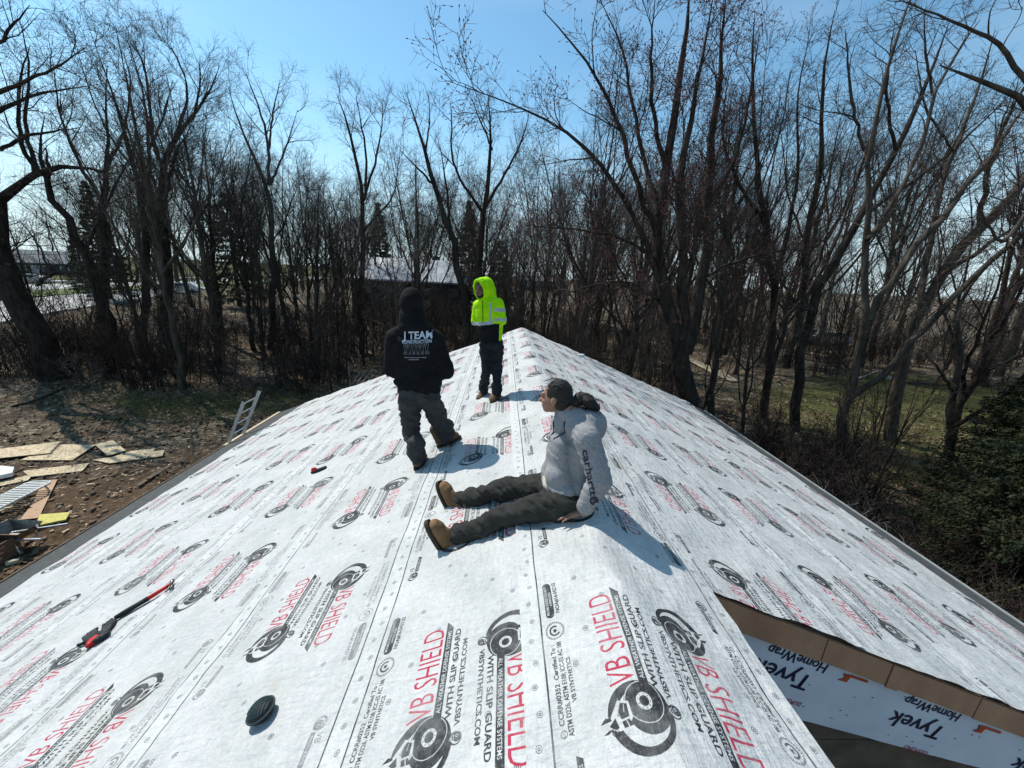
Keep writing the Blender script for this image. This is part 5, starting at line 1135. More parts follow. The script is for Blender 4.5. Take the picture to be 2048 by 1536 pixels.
# ---- man in black, seen from behind, hands in the front pocket
A_ = empty("person", tuple(RC(865, 910)), 0, "person standing with back turned in black hoodie with white print and grey work trousers", "person")
def loc_(parent):     # children are built in world space; keep them there under a moved parent
    mi = Matrix.Translation(-Vector(parent.location))
    for ch in parent.children: ch.matrix_parent_inverse = mi
yb_ = 3.95; q = lambda u, v, dy=0: PY(u, v, yb_+dy)
fl = over(RC(834, 938, .02)); fr = over(RC(893, 893, .02))
hipL, hipR = q(818, 795), q(858, 792); kL = q(823, 866, -.04); kR = q(882, 848, .10)
body = MB(); body.cap(q(838, 780), q(830, 680), .13, .14, 16, Xu, (1, .6)); hd = q(823, 606)
head(body, hd+Yu*.02, Yu, Zu, 1.02); body.cap(q(826, 640), q(825, 618), .06, .06)
for (a, b, c, d) in ((hipL, kL, fl+Zu*.12, 0), (hipR, kR, fr+Zu*.12, 0)): body.cap(a, b, .085, .062); body.cap(b, c, .06, .045)
shL, shR = q(791, 676), q(868, 680); eL = q(783, 737, .02); eR = q(893, 742, .02); wL = q(806, 752, .24); wR = q(862, 756, .24)
for (a, b, c, th) in ((shL, eL, wL, 1), (shR, eR, wR, -1)):
    body.cap(a, b, .05, .042); body.cap(b, c, .04, .03); hand(body, c, np.array([.8*th, .25, -.3]), Yu, .95, .05, .6, th)
skinned("body", body, .011, 2, M_SKIN, A_)
e = MB()
e.cap(q(838, 762), q(828, 688), .235, .255, 22, Xu, (1, .60)); e.cap(q(812, 688), q(850, 690), .14, .14, 18, Zu, (1.05, .95)); e.cap(q(826, 652, -.02), q(796, 672), .09, .085); e.cap(q(826, 652, -.02), q(866, 676), .09, .085); e.ell(q(836, 764), (.262, .165, .07))
e.cap(q(838, 775), q(838, 752), .235, .25, 22, Xu, (1, .62))
e.ell(q(823, 605), (.118, .135, .150)); e.cap(q(824, 617, .0), q(826, 650, -.01), .118, .145, 18, Xu, (1, .95)); e.cap(q(812, 660, -.03), q(842, 661, -.03), .085, .085, 14)
e.ell(q(827, 652, -.05), (.15, .11, .07))
for (a, b, c) in ((shL, eL, wL), (shR, eR, wR)): e.cap(a, b, .105, .092, 16); e.cap(b, c, .092, .062, 16)
e.cap(q(815, 758, .17), q(858, 760, .17), .06, .06)
hoodie, bvA = skinned("hoodie", e, .012, 4, M_BLACKH, A_, (.018, 5.0, 5.0, 9), 2)
e = MB()
e.cap(q(822, 792), q(856, 790), .155, .155, 18, Zu, (1.0, .92)); e.ell(q(839, 782), (.23, .155, .10)); e.ell(q(822, 804, -.06), (.12, .11, .12)); e.ell(q(858, 802, -.06), (.12, .11, .12))
for (a, b, c) in ((hipL, kL, fl+Zu*.15), (hipR, kR, fr+Zu*.13)):
    e.cap(a, b, .128, .098, 18); e.cap(b, c, .098, .088, 18); e.cap(c+Zu*.05, c-Zu*.01, .098, .092, 16); e.cap(c+Zu*.12, c+Zu*.10, .094, .094, 16)
skinned("trousers", e, .011, 3, M_GREYT, A_, (.045, 8, 8, 14), 4)
boot(A_, fl-Yu*.06+np.array([0, 0, S*.0]), (.12, 1.0, -.02), (0, 0, 1), M_BOOTD, shaft=.2, L_=.30); boot(A_, fr+np.array([-.10, -.01, -.03]), (1.0, .30, S), (-S*.9, 0, 1), M_BOOTD, shaft=.2, L_=.30)
# the print on the back
for (s_, u, v, ln, h, dz) in (("J TEAM", 812, 674, .285, .074, .028), ("CONSTRUCTION", 811, 682, .285, .032, .02)):
    V, T = fit_text(s_, ln, h, dz); drape(V, T, q(u, v), (1, 0, .055), (0, 0, 1), Yu, bvA, M_PRINTW, "back_print", hoodie)
for (s_, u, v, ln, h) in (("QUALITY WORK WE DO IT RIGHT", 816, 710, .215, .008), ("CONSTRUCTION", 824, 714, .10, .008)):
    V, T = fit_text(s_, ln, h, .01); drape(V, T, q(u, v), (1, 0, .03), (0, 0, 1), Yu, bvA, M_PRINTW, "back_print", hoodie)
def stroke_mesh(lines, wd):
    V = []; T = []
    for ln in lines:
        for a, b in zip(ln[:-1], ln[1:]):
            a = np.array(a, float); b = np.array(b, float); d = (b-a)/(np.linalg.norm(b-a)+1e-9); n_ = np.array([-d[1], d[0]])*wd/2; k_ = len(V); V += [a+n_, b+n_, b-n_, a-n_]; T += [(k_, k_+1, k_+2), (k_, k_+2, k_+3)]
    return np.array(V), np.array(T)
rr = np.random.default_rng(5); LN = []
for k_ in range(6):                       # a plain outline drawing: workers side by side with tools
    x = .022+k_*.046; hh = .115+.012*((k_*7) % 3)
    c = [(x+.011*math.cos(t_), hh+.016+.013*math.sin(t_)) for t_ in np.linspace(0, 6.28, 9)]; LN.append(c)
    LN.append([(x-.014, hh-.002), (x+.014, hh-.002), (x+.019, hh-.045), (x+.012, hh-.05), (x+.013, .012), (x+.003, .012), (x, .05), (x-.004, .012), (x-.014, .012), (x-.012, hh-.05), (x-.020, hh-.035), (x-.014, hh-.002)])
    LN.append([(x+.018, hh-.045), (x+.026, hh+.01+.01*(k_ % 2))]); LN.append([(x-.006, hh-.01), (x-.002, hh-.04), (x+.006, hh-.012)])
LN.append([(0, .0), (.0, .13), (.05, .155)]); LN.append([(.275, .0), (.272, .15), (.245, .165), (.19, .14)])
V, T = stroke_mesh(LN, .0032); V[:, 0] *= .88; drape(V, T, q(815, 705), (1, 0, .03), (0, 0, .95), Yu, bvA, mat("faded_screen_print", (.22, .23, .25), (.12, .13, .14), 60, .8), "back_print", hoodie, .003)
loc_(A_)

# ---- man in the yellow jacket
B_ = empty("person", tuple(RC(980, 800)), 0, "bearded person standing in bright yellow hooded jacket with grey bands and dark jeans", "person")
yb_ = 5.32; q = lambda u, v, dy=0: PY(u, v, yb_+dy)
f1 = over(RC(967, 793, .02)); f2 = over(RC(993, 800, .02)); fd = unit(np.array([-.55, -.83, 0]))
hd = q(964, 577, -.04)
body = MB(); f_, u_, r_ = head(body, hd, (-.62, -.75, -.12), Zu, 1.0); body.cap(q(969, 600), q(967, 588), .055, .055); body.cap(q(982, 680), q(977, 625), .11, .12, 16, Xu, (1, .7))
for (a, b, c) in ((q(973, 690), q(975, 735), f1+Zu*.12), (q(993, 688), q(993, 738), f2+Zu*.12)): body.cap(a, b, .06, .05); body.cap(b, c, .045, .04)
sA, sB = q(957, 611, .05), q(997, 607, 0); eA, eB = q(952, 642, .05), q(1003, 640, -.06); wA, wB = q(966, 654, -.06), q(990, 654, -.06)
for (a, b, c, th) in ((sA, eA, wA, 1), (sB, eB, wB, -1)): body.cap(a, b, .045, .04); body.cap(b, c, .036, .028); hand(body, c, np.array([.6*th, -.3, -.5]), -Yu, .92, .05, .6, th)
skinned("body", body, .010, 2, M_SKIND, B_); face_bits(B_, hd, f_, u_, r_, 1.0, True)
e = MB()
e.cap(q(979, 655), q(976, 620), .17, .178, 20, Xu, (1, .80)); e.ell(q(977, 656, -.05), (.15, .11, .09)); e.cap(q(962, 612), q(992, 609), .095, .095, 16, Zu, (1, 1)); e.cap(q(982, 680), q(981, 660), .150, .165, 20, Xu, (1, .8))
e.cap(q(975, 582, .055), q(976, 596, .05), .118, .12, 16, Xu, (1, 1.0)); e.ell(q(971, 573, .05), (.120, .125, .130))
Mh = np.stack([r_, f_, u_], 1)
ringc = hd+f_*.052+u_*.0
for k_ in range(20):
    a0 = 2*math.pi*k_/20; a1 = 2*math.pi*(k_+1)/20
    pp = lambda a: ringc+r_*.090*math.cos(a)+u_*(.128*math.sin(a)-.012)+f_*(.022*math.sin(a))
    e.cap(pp(a0), pp(a1), .020, .020, 8)
    pq = lambda a: hd-f_*.01+r_*.100*math.cos(a)+u_*(.132*math.sin(a)-.012)
    e.cap(pp(a0), pq(a0), .019, .028, 8)
e.cap(q(965, 603, -.06), q(985, 606, -.02), .06, .085)
for (a, b, c) in ((sA, eA, wA), (sB, eB, wB)): e.cap(a, b, .080, .074, 16); e.cap(b, c, .074, .055, 16)
e.cap(q(1000, 650, .02), q(1001, 665, .02), .04, .035)
zt = q(970, 648)[2]; zb = q(970, 641)[2]; zs = [q(1000, v)[2] for v in (615, 622)]; zc = [q(1000, v)[2] for v in (634, 640)]
def spl(c, n):
    k = np.zeros(len(c), int); front = c[:, 1] < yb_+.02
    xs_ = q(998, 660)[0]
    zl = zt+(c[:, 0]-q(970, 640)[0])*.16
    low = (c[:, 2] < zl) & (c[:, 0] < xs_)
    k[low] = 1
    k[(c[:, 2] >= zl) & (c[:, 2] < zl+.045) & (c[:, 0] < q(987, 640)[0])] = 2
    arm = c[:, 0] > q(988, 640)[0]
    k[arm & (c[:, 2] > zs[1]) & (c[:, 2] < zs[0])] = 2; k[arm & (c[:, 2] > zc[1]) & (c[:, 2] < zc[0])] = 2
    hh = (c[:, 2] < zc[1]) & (c[:, 0] < q(999, 650)[0]); k[hh & (k == 0) & (c[:, 2] < zt+.02)] = 1
    st = (np.abs(c[:, 0]-q(981.5, 620)[0]) < .013) & front & (c[:, 2] > zl) & (c[:, 2] < q(980, 604)[2]) & (k == 0); k[st] = 2
    return k
jacket, bvB = skinned("jacket", e, .0095, 3, [("jacket", M_HIVIS, None), ("jacket_hem_panel", M_BLACKP, "black lower panel and cuffs"), ("reflective_band", M_REFL, "grey reflective tape")], B_, (.014, 7, 7, 9), 6, spl)
k = MB(); zp = []
for v in np.linspace(600, 643, 12):
    p = q(966+(v-600)*.02, v); h = bvB.ray_cast(Vector(p-Yu*.6), Vector(Yu), 1.5); zp.append(np.array(h[0])-Yu*.002 if h[0] is not None else p)
k.tube(zp, .0045, 6); k.build("zip", M_BLACKP, jacket)
e = MB(); e.ell(q(983, 684), (.165, .13, .12))
for (a, b, c) in ((q(972, 690), q(974, 738), f1+Zu*.13), (q(994, 688), q(993, 740), f2+Zu*.13)): e.cap(a, b, .100, .078, 16); e.cap(b, c, .076, .066, 16); e.cap(c+Zu*.06, c-Zu*.02, .076, .072, 14)
skinned("trousers", e, .010, 3, M_DENIM, B_, (.034, 8, 8, 14), 8)
boot(B_, f1+np.array([.07, .12, -.03]), (-.55, -.83, -S*.55), (-S, 0, 1), M_BOOTD, L_=.28); boot(B_, f2+np.array([.05, .14, .0]), (-.42, -.9, -S*.42), (-S, 0, 1), M_BOOT, L_=.28)
loc_(B_)

# ---- man sitting on the ridge
C_ = empty("person", tuple(RC(1130, 1035)), 0, "person with ponytail sitting on the ridge in grey hoodie, dark trousers and tan boots", "person")
ym = 2.33; q = lambda u, v, dy=0: PY(u, v, ym+dy)
hn = RC(1122, 1006, .125); hf = RC(1112, 972, .135); kn = RC(1010, 1030, .125); kf = RC(996, 980, .15); an = RC(912, 1072, .085); af = RC(920, 1000, .085)
pelv = (hn+hf)/2+np.array([.03, 0, .03]); hd = q(1108, 790, 0.02)
sN = q(1172, 872, -.14); sF = q(1125, 850, .22); eN = RC(1200, 960, .30); wN = RC(1166, 1022, .085); eF = q(1120, 925, .26); wF = RC(1100, 965, .16)
body = MB(); hd = hd+np.array([.012, 0, -.012]); f_, u_, r_ = head(body, hd, (-.90, .38, -.06), (.12, 0, 1), .93)
body.cap(q(1152, 838), q(1128, 806, .01), .062, .056, 14); body.cap(pelv+np.array([.06, 0, 0]), q(1168, 880), .09, .11, 16, Yu, (1, .6))
for (a, b, c) in ((hn, kn, an), (hf, kf, af)): body.cap(a, b, .06, .045); body.cap(b, c, .042, .038)
body.cap(sN, eN, .048, .04); body.cap(eN, wN, .038, .029); hand(body, wN, (-.93, -.10, -.22), (0, 0, 1), 1.0, .28, .10, 1)
body.cap(sF, eF, .048, .04); body.cap(eF, wF, .036, .028); hand(body, wF, (-.8, .2, -.3), (0, 0, 1), .95, .15, .35, -1)
skinned("body", body, .0075, 2, M_SKIN, C_); face_bits(C_, hd, f_, u_, r_, .93, False)
# hair pulled back into a curly ponytail
e = MB(); Mh = np.stack([r_, f_, u_], 1)
e.ell(hd-f_*.022+u_*.033, (.078, .089, .086), M=Mh); e.ell(hd-f_*.043-u_*.01, (.069, .070, .080), M=Mh)
pb = hd-f_*.125-u_*.02; e.cap(hd-f_*.085-u_*.01, pb, .042, .026)
hair, _ = skinned("hair", e, .007, 3, M_HAIR, C_, (.008, 3, 26, 26), 12)
e = MB(); tail = [pb, q(1163, 796, .0), q(1178, 800, -.02), q(1188, 815, -.03), q(1190, 832, -.03)]
for i_ in range(4): e.cap(tail[i_], tail[i_+1], (.026, .040, .045, .036)[i_], (.040, .045, .036, .016)[i_], 12)
pt, _ = skinned("ponytail", e, .008, 1, M_HAIR, C_, (.030, 14, 14, 14), 13)
k = MB(); rr = np.random.default_rng(8)
for i_ in range(70):
    t_ = rr.uniform(0, 3.4); a = tail[int(t_)]*(1-t_ % 1)+tail[int(t_)+1]*(t_ % 1); d = rr.normal(0, .034, 3); ph = rr.uniform(0, 6.28)
    k.tube([a+d*.6+np.array([.012*math.cos(ph+s_*3.2), .012*math.sin(ph+s_*3.2), -.020*s_+.006]) for s_ in range(4)], .0022, 4, False)
k.build("hair_strand", M_HAIR, pt)
k = MB()
for i_ in range(26):
    a = rr.uniform(-.9, .9); st = hd+u_*(.118*math.cos(a))+r_*(.095*math.sin(a))*-1+f_*rr.uniform(-.03, .05); k.tube([st+f_*.03, st+u_*.004, st-f_*.05-u_*.012], .0014, 4, False)
k.build("hair_strand", M_HAIR, hair)
# grey hoodie with cream hem showing in front
e = MB(); wa = q(1138, 950, .0)
e.cap(q(1150, 955, .02), q(1160, 885, .02), .170, .185, 22, Yu, (1, .70)); e.cap(q(1176, 850, -.02), q(1138, 846, .10), .13, .12, 18, Zu, (.95, 1)); e.ell(q(1158, 958, .0), (.165, .205, .13)); e.ell(q(1132, 900, .03), (.09, .15, .13))
e.cap(q(1108, 940, .06), q(1112, 965, .05), .095, .10, 14); e.ell(q(1186, 930, .02), (.085, .15, .15))
e.cap(q(1150, 838, -.01), q(1135, 826, .02), .105, .085, 16); e.cap(q(1172, 838, .0), q(1178, 852, .0), .088, .085, 14); e.ell(q(1180, 845, .0), (.085, .115, .065)); e.cap(q(1118, 838, -.01), q(1122, 850, -.01), .035, .05, 10)
e.cap(q(1150, 846, -.02), sN, .09, .088, 14)
e.cap(sF, eF, .09, .08, 16); e.cap(eF, wF, .078, .055, 16)
e.cap(q(1120, 880, .0), q(1118, 955, .0), .10, .135, 18, Yu, (1.25, .8)); e.ell(q(1125, 962, -.03), (.13, .19, .075)); e.ell(q(1118, 950, -.08), (.10, .10, .10))
hoodC, bvC = skinned("hoodie", e, .0088, 4, M_HEATH, C_, (.012, 7, 7, 14), 15)
e = MB(); e.cap(q(1108, 935, .0), q(1102, 960, .0), .065, .088, 16, Yu, (1.6, .7)); skinned("shirt_hem", e, .009, 3, M_CREAM, C_, (.022, 9, 9, 9), 16)
e = MB(); sN2 = sN+np.array([.0, -.035, .0]); e.cap(q(1158, 856, -.06), sN2, .085, .088, 16); e.cap(sN2, eN, .086, .076, 18, Yu); e.cap(eN, wN+np.array([.01, 0, .035]), .076, .058, 18); e.cap(wN+np.array([.02, .0, .05]), wN+np.array([.004, 0, .012]), .060, .048, 14)
slv, bvS = skinned("sleeve", e, .0075, 3, M_HEATH, C_, (.014, 8, 8, 18), 25)
k = MB()
for dy in (-.05, .0):
    p = [q(1112, 842, dy-.02), q(1108, 852, dy-.02), q(1106, 864, dy-.02), q(1106, 878, dy-.02)]
    w2 = []
    for s_ in p:
        h = bvC.ray_cast(Vector(s_-Xu*.5), Vector(Xu), 1.2); w2.append(np.array(h[0])-Xu*.004 if h[0] is not None else s_)
    k.tube(w2, .004, 6)
k.build("drawstring", M_PRINTB, hoodC)
V, T = fit_text("carhartt", .27, .042, .012)
D = unit(ray(1170, 950)); O = q(1164, 902, -.2); A1 = q(1180, 990, -.2)-O; A1 = unit(A1)
d2 = unit(A1-D*np.dot(A1, D)); b2 = np.cross(D, d2)
bb = b2 if b2[0] > 0 else -b2
drape(V, T, O, d2, bb*1.0, D, bvS, M_PRINTB, "sleeve_print", slv, .006)
an_ = np.linspace(.9, 6.1, 14); LN = [[(.300+.022*math.cos(a), .018+.022*math.sin(a)) for a in an_], [(.300+.010*math.cos(a), .018+.010*math.sin(a)) for a in np.linspace(-1, 4, 9)]]
V, T = stroke_mesh(LN, .010); drape(V, T, O, d2, bb, D, bvS, M_PRINTB, "sleeve_print", slv, .006)
e = MB(); e.cap(hn, hf, .125, .125, 18); e.ell(pelv+np.array([.06, 0, -.01]), (.16, .20, .125))
for (a, b, c) in ((hn, kn, an), (hf, kf, af)):
    e.cap(a, b, .104, .076, 18); e.cap(b, c+np.array([.03, 0, .0]), .074, .066, 18); e.cap(c+np.array([.09, 0, .035]), c+np.array([.02, 0, .012]), .074, .074, 14)
skinned("trousers", e, .009, 3, M_OLIVE, C_, (.036, 10, 12, 12), 18)
for (c, px) in ((an, (846, 1098)), (af, (862, 1035))):
    sh_ = unit((kn if c is an else kf)-c); tdir = unit(np.array([-.28, (-.05 if c is an else .10), 1.0])); tdir = unit(tdir-sh_*np.dot(tdir, sh_)*.8)
    hl = c-sh_*.085-Zu*.030; boot(C_, hl-sh_*.045-tdir*.055, tdir, sh_, M_BOOT, shaft=.2, L_=.285)
loc_(C_)

# ------------------------------------------------------------------ things lying on the roof
def rp(u, v, c=0.0):
    P = over(RC(u, v, .03), c); return P
NL = unit(np.array([-S, 0, 1.0])); TLs = unit(np.array([-1, 0, -S]))   # normal and downhill direction of the left slope
M_RED = mat("red_rubber", (.55, .02, .02), (.42, .015, .02), 10, .5); M_BLK = mat("black_rubber", (.012, .012, .013), (.022, .021, .021), 16, .6, .001, 60); M_STEEL = mat("worn_steel", (.22, .20, .18), (.12, .11, .10), 12, .4, metal=.9); M_TEAL = mat("dark_teal_mesh", (.03, .07, .07), (.016, .04, .042), 30, .6, .001, 300)
# claw hammer: steel head, red neck, black grip
h0 = rp(345, 1176, .030); h1 = rp(298, 1203, .026); h2 = rp(232, 1241, .024)
t = empty("hammer", tuple(h0), 0, "hammer with red neck and black grip lying on the left slope beside the work gloves", "hammer")
k = MB(); k.tube([h0, h0*.5+h1*.5, h1], [.016, .016, .018], 10); k.build("handle", M_RED, t, True)
k = MB(); k.tube([h1, h1*.6+h2*.4, h1*.25+h2*.75, h2], [.021, .021, .022, .018], 10); k.build("grip", M_BLK, t, True)
ax_ = unit(h1-h0); sd_ = np.cross(NL, ax_); k = MB(); k.tube([h0-sd_*.055, h0-sd_*.035, h0-sd_*.03, h0+sd_*.02], [.017, .017, .012, .014], 10)
for s_ in (-1, 1): k.tube([h0+sd_*.02+ax_*s_*.006, h0+sd_*.055+ax_*s_*.010-NL*.002, h0+sd_*.095+ax_*(.02+s_*.012)-NL*.008], [.011, .008, .003], 8)
k.build("hammer_head", M_STEEL, t, True); loc_(t)
def glove(u, v, ang, palm, cuff, label, fold=0.0):
    P = rp(u, v, .018); t = empty("work_glove", tuple(P), 0, label, "glove"); yd = unit(np.array([0, 1.0, 0])); f = unit(yd*math.cos(ang)+(-TLs)*math.sin(ang)); s_ = np.cross(NL, f)
    e = MB(); e.cap(P-f*.04, P+f*.045, .044, .048, 14, s_, (1, .45))
    for o_, ln in ((.036, .065), (.013, .08), (-.011, .075), (-.034, .055)):
        b = P+f*.06+s_*o_; m1 = b+f*ln*.5+NL*.012; e.cap(b, m1, .0145, .0135, 8); e.cap(m1, m1+f*ln*.35-NL*.006+s_*fold*.02, .0135, .011, 8)
    e.cap(P+s_*.04, P+s_*.078+f*.045, .015, .012, 8); skinned("glove_hand", e, .006, 2, palm, t, (.012, 20, 20, 20), 22)
    e = MB(); e.cap(P-f*.055, P-f*.12+NL*.004, .044, .054, 14, s_, (1, .45)); skinned("cuff", e, .006, 2, cuff, t, (.012, 18, 18, 18), 23); loc_(t)
glove(214, 1262, -.6, M_BLK, M_BLK, "black knitted work glove lying crumpled next to the hammer grip", .5); glove(186, 1277, -1.0, M_BLK, M_RED, "work glove with bright red cuff lying lowest beside the hammer", -.4)
# small red and black knife
P = rp(633, 943, .03); t = empty("utility_knife", tuple(P), 0, "small red and black tape or knife lying alone on the left slope", "tool"); d_ = unit(np.array([1.0, .05, S])); s_ = np.cross(NL, d_)
k = MB(); k.frame(P+d_*.03-NL*.012, d_, s_, NL, .105, .026, .018, .008); k.build("handle", M_BLK, t); k = MB(); k.ell(P-d_*.025+NL*.012, (.040, .028, .034), 14, 9); k.build("casing", M_RED, t, True); loc_(t)
# round speaker with carrying loop
P = rp(526, 1432, .024); t = empty("portable_speaker", tuple(P), 0, "round dark teal portable speaker with loop lying in the left foreground", "speaker"); s_ = np.cross(NL, TLs)
Mx = np.stack([TLs, s_, NL], 1); k = MB(); P = P+NL*.012; k.ell(P, (.062, .062, .038), 28, 14, M=Mx); body_ = k.build("speaker_body", M_BLK, t, True)
k = MB()
for i_ in range(9):
    o_ = -.048+.012*i_; hw = math.sqrt(max(0, .052**2-o_**2)); pts = [P+TLs*o_+s_*x_+NL*(.039*math.sqrt(max(0, 1-(o_**2+x_**2)/.062**2))) for x_ in np.linspace(-hw, hw, 9)]; k.tube(pts, .0035, 5)
k.build("speaker_grille", M_TEAL, body_)
k = MB(); k.tube([P+TLs*(.062*math.cos(a))+s_*.062*math.sin(a)+NL*.004 for a in np.linspace(0, 6.283, 25)], .005, 6); k.build("rim", M_TEAL, t, True)
k = MB(); k.tube([P+s_*(-.058-.018*math.sin(a))+TLs*(.03+.012*math.cos(a))-NL*.012 for a in np.linspace(0, 6.283, 13)], .0028, 5); k.build("carry_loop", M_BLK, t, True); loc_(t)

# ------------------------------------------------------------------ ladder at the left eave
a0 = np.array([EL-.10, 10.02, -5.25]); dl = unit(RC(462, 800)*0+np.array([.18, 0, 1.0])); 
def lp(u, v): return PY(u, v, 9.9)
dL_ = ray(457, 884); bl = CAMP+dL_*(EL-.03-CAMP[0])/dL_[0]; br = np.array([EL-.03, bl[1]+.56, S*EL+.02]); bl = np.array([EL-.03, bl[1], S*EL+.02]); up_ = unit(np.array([.42, .10, 1.0])); H_ = 1.18
t = empty("ladder", (bl[0], bl[1], -5.3), 0, "aluminium ladder standing against the left eave with its top above the roof", "ladder")
for b_ in (bl, br):
    e0 = b_-up_*2.35; e1 = b_+up_*(H_ if b_ is bl else H_+.12); k = MB(); k.beam(e0, e1, .075, .03, up=(0, 1, 0)); k.build("rail", M_ALU, t); k = MB(); k.beam(e1-up_*.02, e1+up_*.06, .085, .045, up=(0, 1, 0), bev=.012); k.build("rail_cap", M_BLK, t)
for i_ in range(12):
    c = -2.1+i_*.29; k = MB(); k.tube([bl+up_*c, br+up_*c], .017, 8); k.build("rung", M_ALU, t)
loc_(t)

# ------------------------------------------------------------------ yard things on the left
def osb_mat():
    return mat("oriented_strand_board", (.66, .54, .35), (.36, .26, .15), 16, .8, .006, 40, ramp=(.42, .62))
M_OSB = osb_mat(); M_PLAST = mat("white_resin", (.62, .63, .60), (.52, .53, .49), 5, .5); M_INS = mat("yellow_foam", (.62, .55, .16), (.48, .42, .12), 12, .9, .01, 40)
def board(px, label, th=.018, dz=.05, m_=None, name="osb_panel"):
    W = [GP(*p) for p in px]; c = sum(W)/len(W); zz = max(gz(p[0], p[1]) for p in W+[c]); V = []
    for p in W: V.append((p[0], p[1], zz+dz+.0*p[0]))
    n_ = len(V); V = V+[(a, b, z-th) for a, b, z in V]; k = MB(); k.add(V, [tuple(range(n_)), tuple(range(2*n_-1, n_-1, -1))]+[(i_, n_+i_, n_+(i_+1) % n_, (i_+1) % n_) for i_ in range(n_)]); o = k.build(name, m_ or M_OSB); tag(o, label, "board", "strand boards thrown down in the yard" if name == "osb_panel" else None); return o
board(((-70, 912), (124, 889), (102, 913), (-70, 930)), "long strand board at the left edge, partly on top of its neighbour", dz=.10)
board(((118, 893), (193, 894), (146, 925), (42, 925)), "middle strand board tucked under the long one", dz=.05)
board(((191, 895), (227, 886), (253, 907), (217, 918)), "small square strand board tilted at the right end of the row", dz=.07)
board(((225, 920), (262, 908), (312, 902), (300, 915)), "thin strand offcut pointing right from the row of boards", dz=.05)
board(((186, 925), (330, 905), (326, 917), (220, 932)), "narrow pale strip lying below the square board", dz=.04)
board(((48, 948), (180, 932), (166, 948), (62, 960)), "long narrow strip with a broken end below the row of boards", dz=.05)
board(((-10, 972), (72, 952), (57, 966), (-10, 980)), "strand offcut under the white sheet at the left edge", dz=.05)
board(((86, 969), (117, 965), (80, 1043), (43, 1047), (70, 1010)), "reddish board with a notched side lying by the lounger", dz=.06, m_=mat("reddish_board", (.50, .32, .20), (.40, .25, .15), 20, .8, .003, 50), name="osb_panel")
board(((84, 1043), (144, 1038), (136, 1053), (76, 1066)), "torn yellow foam sheet in front of the reddish board", th=.04, dz=.09, m_=M_INS, name="foam_sheet")
board(((-30, 944), (34, 950), (30, 962), (-30, 975)), "crumpled white plastic sheet at the left edge above the lounger", th=.12, dz=.26, m_=M_WHITE, name="plastic_sheet")
# resin lounger
P0 = GP(52, 1005); t = empty("sun_lounger", tuple(P0), 0, "white slatted plastic lounger standing in the mud at the left edge", "lounger")
P0 = P0.copy(); P0[2] = gz(P0[0], P0[1])
dx = unit((GP(66, 992)-GP(-30, 1042))*np.array([1, 1, 0])); dy = np.array([-dx[1], dx[0], 0.]); o_ = P0+Zu*.33
k = MB()
loopP = [o_+dx*(-1.5)+dy*.30, o_+dx*.42+dy*.30, o_+dx*.52+dy*.22, o_+dx*.54, o_+dx*.52-dy*.22, o_+dx*.42-dy*.30, o_+dx*(-1.5)-dy*.30]; k.tube(loopP, .026, 8); k.build("frame", M_PLAST, t, True)
for i_ in range(19):
    c = o_+dx*(.44-.095*i_); k = MB(); k.frame(c+Zu*.012, dx, dy, Zu, .024, .29, .008, .004); k.build("slat", M_PLAST, t)
for (a, b) in ((.30, .26), (.30, -.26), (-1.2, .26), (-1.2, -.26)):
    k = MB(); k.tube([o_+dx*a+dy*b, o_+dx*(a+.06)+dy*b*1.05-Zu*.18, o_+dx*(a+.02)+dy*b*1.1-Zu*.34], [.03, .022, .026], 8); k.build("leg", M_PLAST, t, True)
loc_(t)
# overturned barrow tray / folding stand, bin and crate near the corner
P1 = GP(38, 1096); P1[2] = gz(P1[0], P1[1]); t = empty("wheelbarrow", tuple(P1), 0, "dark wheelbarrow with pale handles among the rubble at lower left", "wheelbarrow"); P1 = P1+Zu*.35
k = MB(); tr = [(-.42, -.3, .2), (.42, -.26, .2), (.42, .26, .2), (-.42, .3, .2), (-.22, -.18, -.05), (.24, -.16, -.05), (.24, .16, -.05), (-.22, .18, -.05)]; k.add([P1+np.array(v_) for v_ in tr], [(4, 5, 6, 7), (0, 1, 5, 4), (1, 2, 6, 5), (2, 3, 7, 6), (3, 0, 4, 7)]); k.build("tray", M_STEEL, t)
for s_ in (-1, 1): k = MB(); k.beam(P1+np.array([-.55, .1*s_, -.1]), P1+np.array([.95, .28*s_, .12]), .04, .04); k.build("handle", M_ALU, t); k = MB(); k.tube([P1+np.array([.2, .2*s_, -.05]), P1+np.array([.30, .22*s_, -.35])], .016, 6); k.build("leg", M_ALU, t)
k = MB(); k.tube([P1+np.array([-.55, -.05, -.17]), P1+np.array([-.55, .05, -.17])], .18, 14); k.build("wheel", M_BLK, t); loc_(t)
P2 = GP(-12, 1118); P2[2] = gz(P2[0], P2[1]); t = empty("wooden_crate", tuple(P2), 0, "open wooden crate with red-brown side at the very left edge", "crate"); Mc = mat("crate_wood", (.26, .15, .09), (.17, .10, .06), 6, .8, .003, 30)
for i_ in range(4):
    for s_ in (-1, 1): k = MB(); k.box(P2+np.array([0, .25*s_, .07+.11*i_]), (.7, .02, .095)); k.build("slat", Mc, t); k = MB(); k.box(P2+np.array([.35*s_, 0, .07+.11*i_]), (.02, .48, .095)); k.build("slat", Mc, t)
loc_(t)
P3 = GP(28, 1128); P3[2] = gz(P3[0], P3[1]); t = MB(); t.box(P3+Zu*.06, (.20, .10, .08), .6, .01); tag(t.build("brick", mat("pale_block", (.5, .45, .30), (.4, .35, .24), 8, .8)), "pale block lying on the mud in front of the barrow", "block")
rr = np.random.default_rng(77)                       # rubble and clods
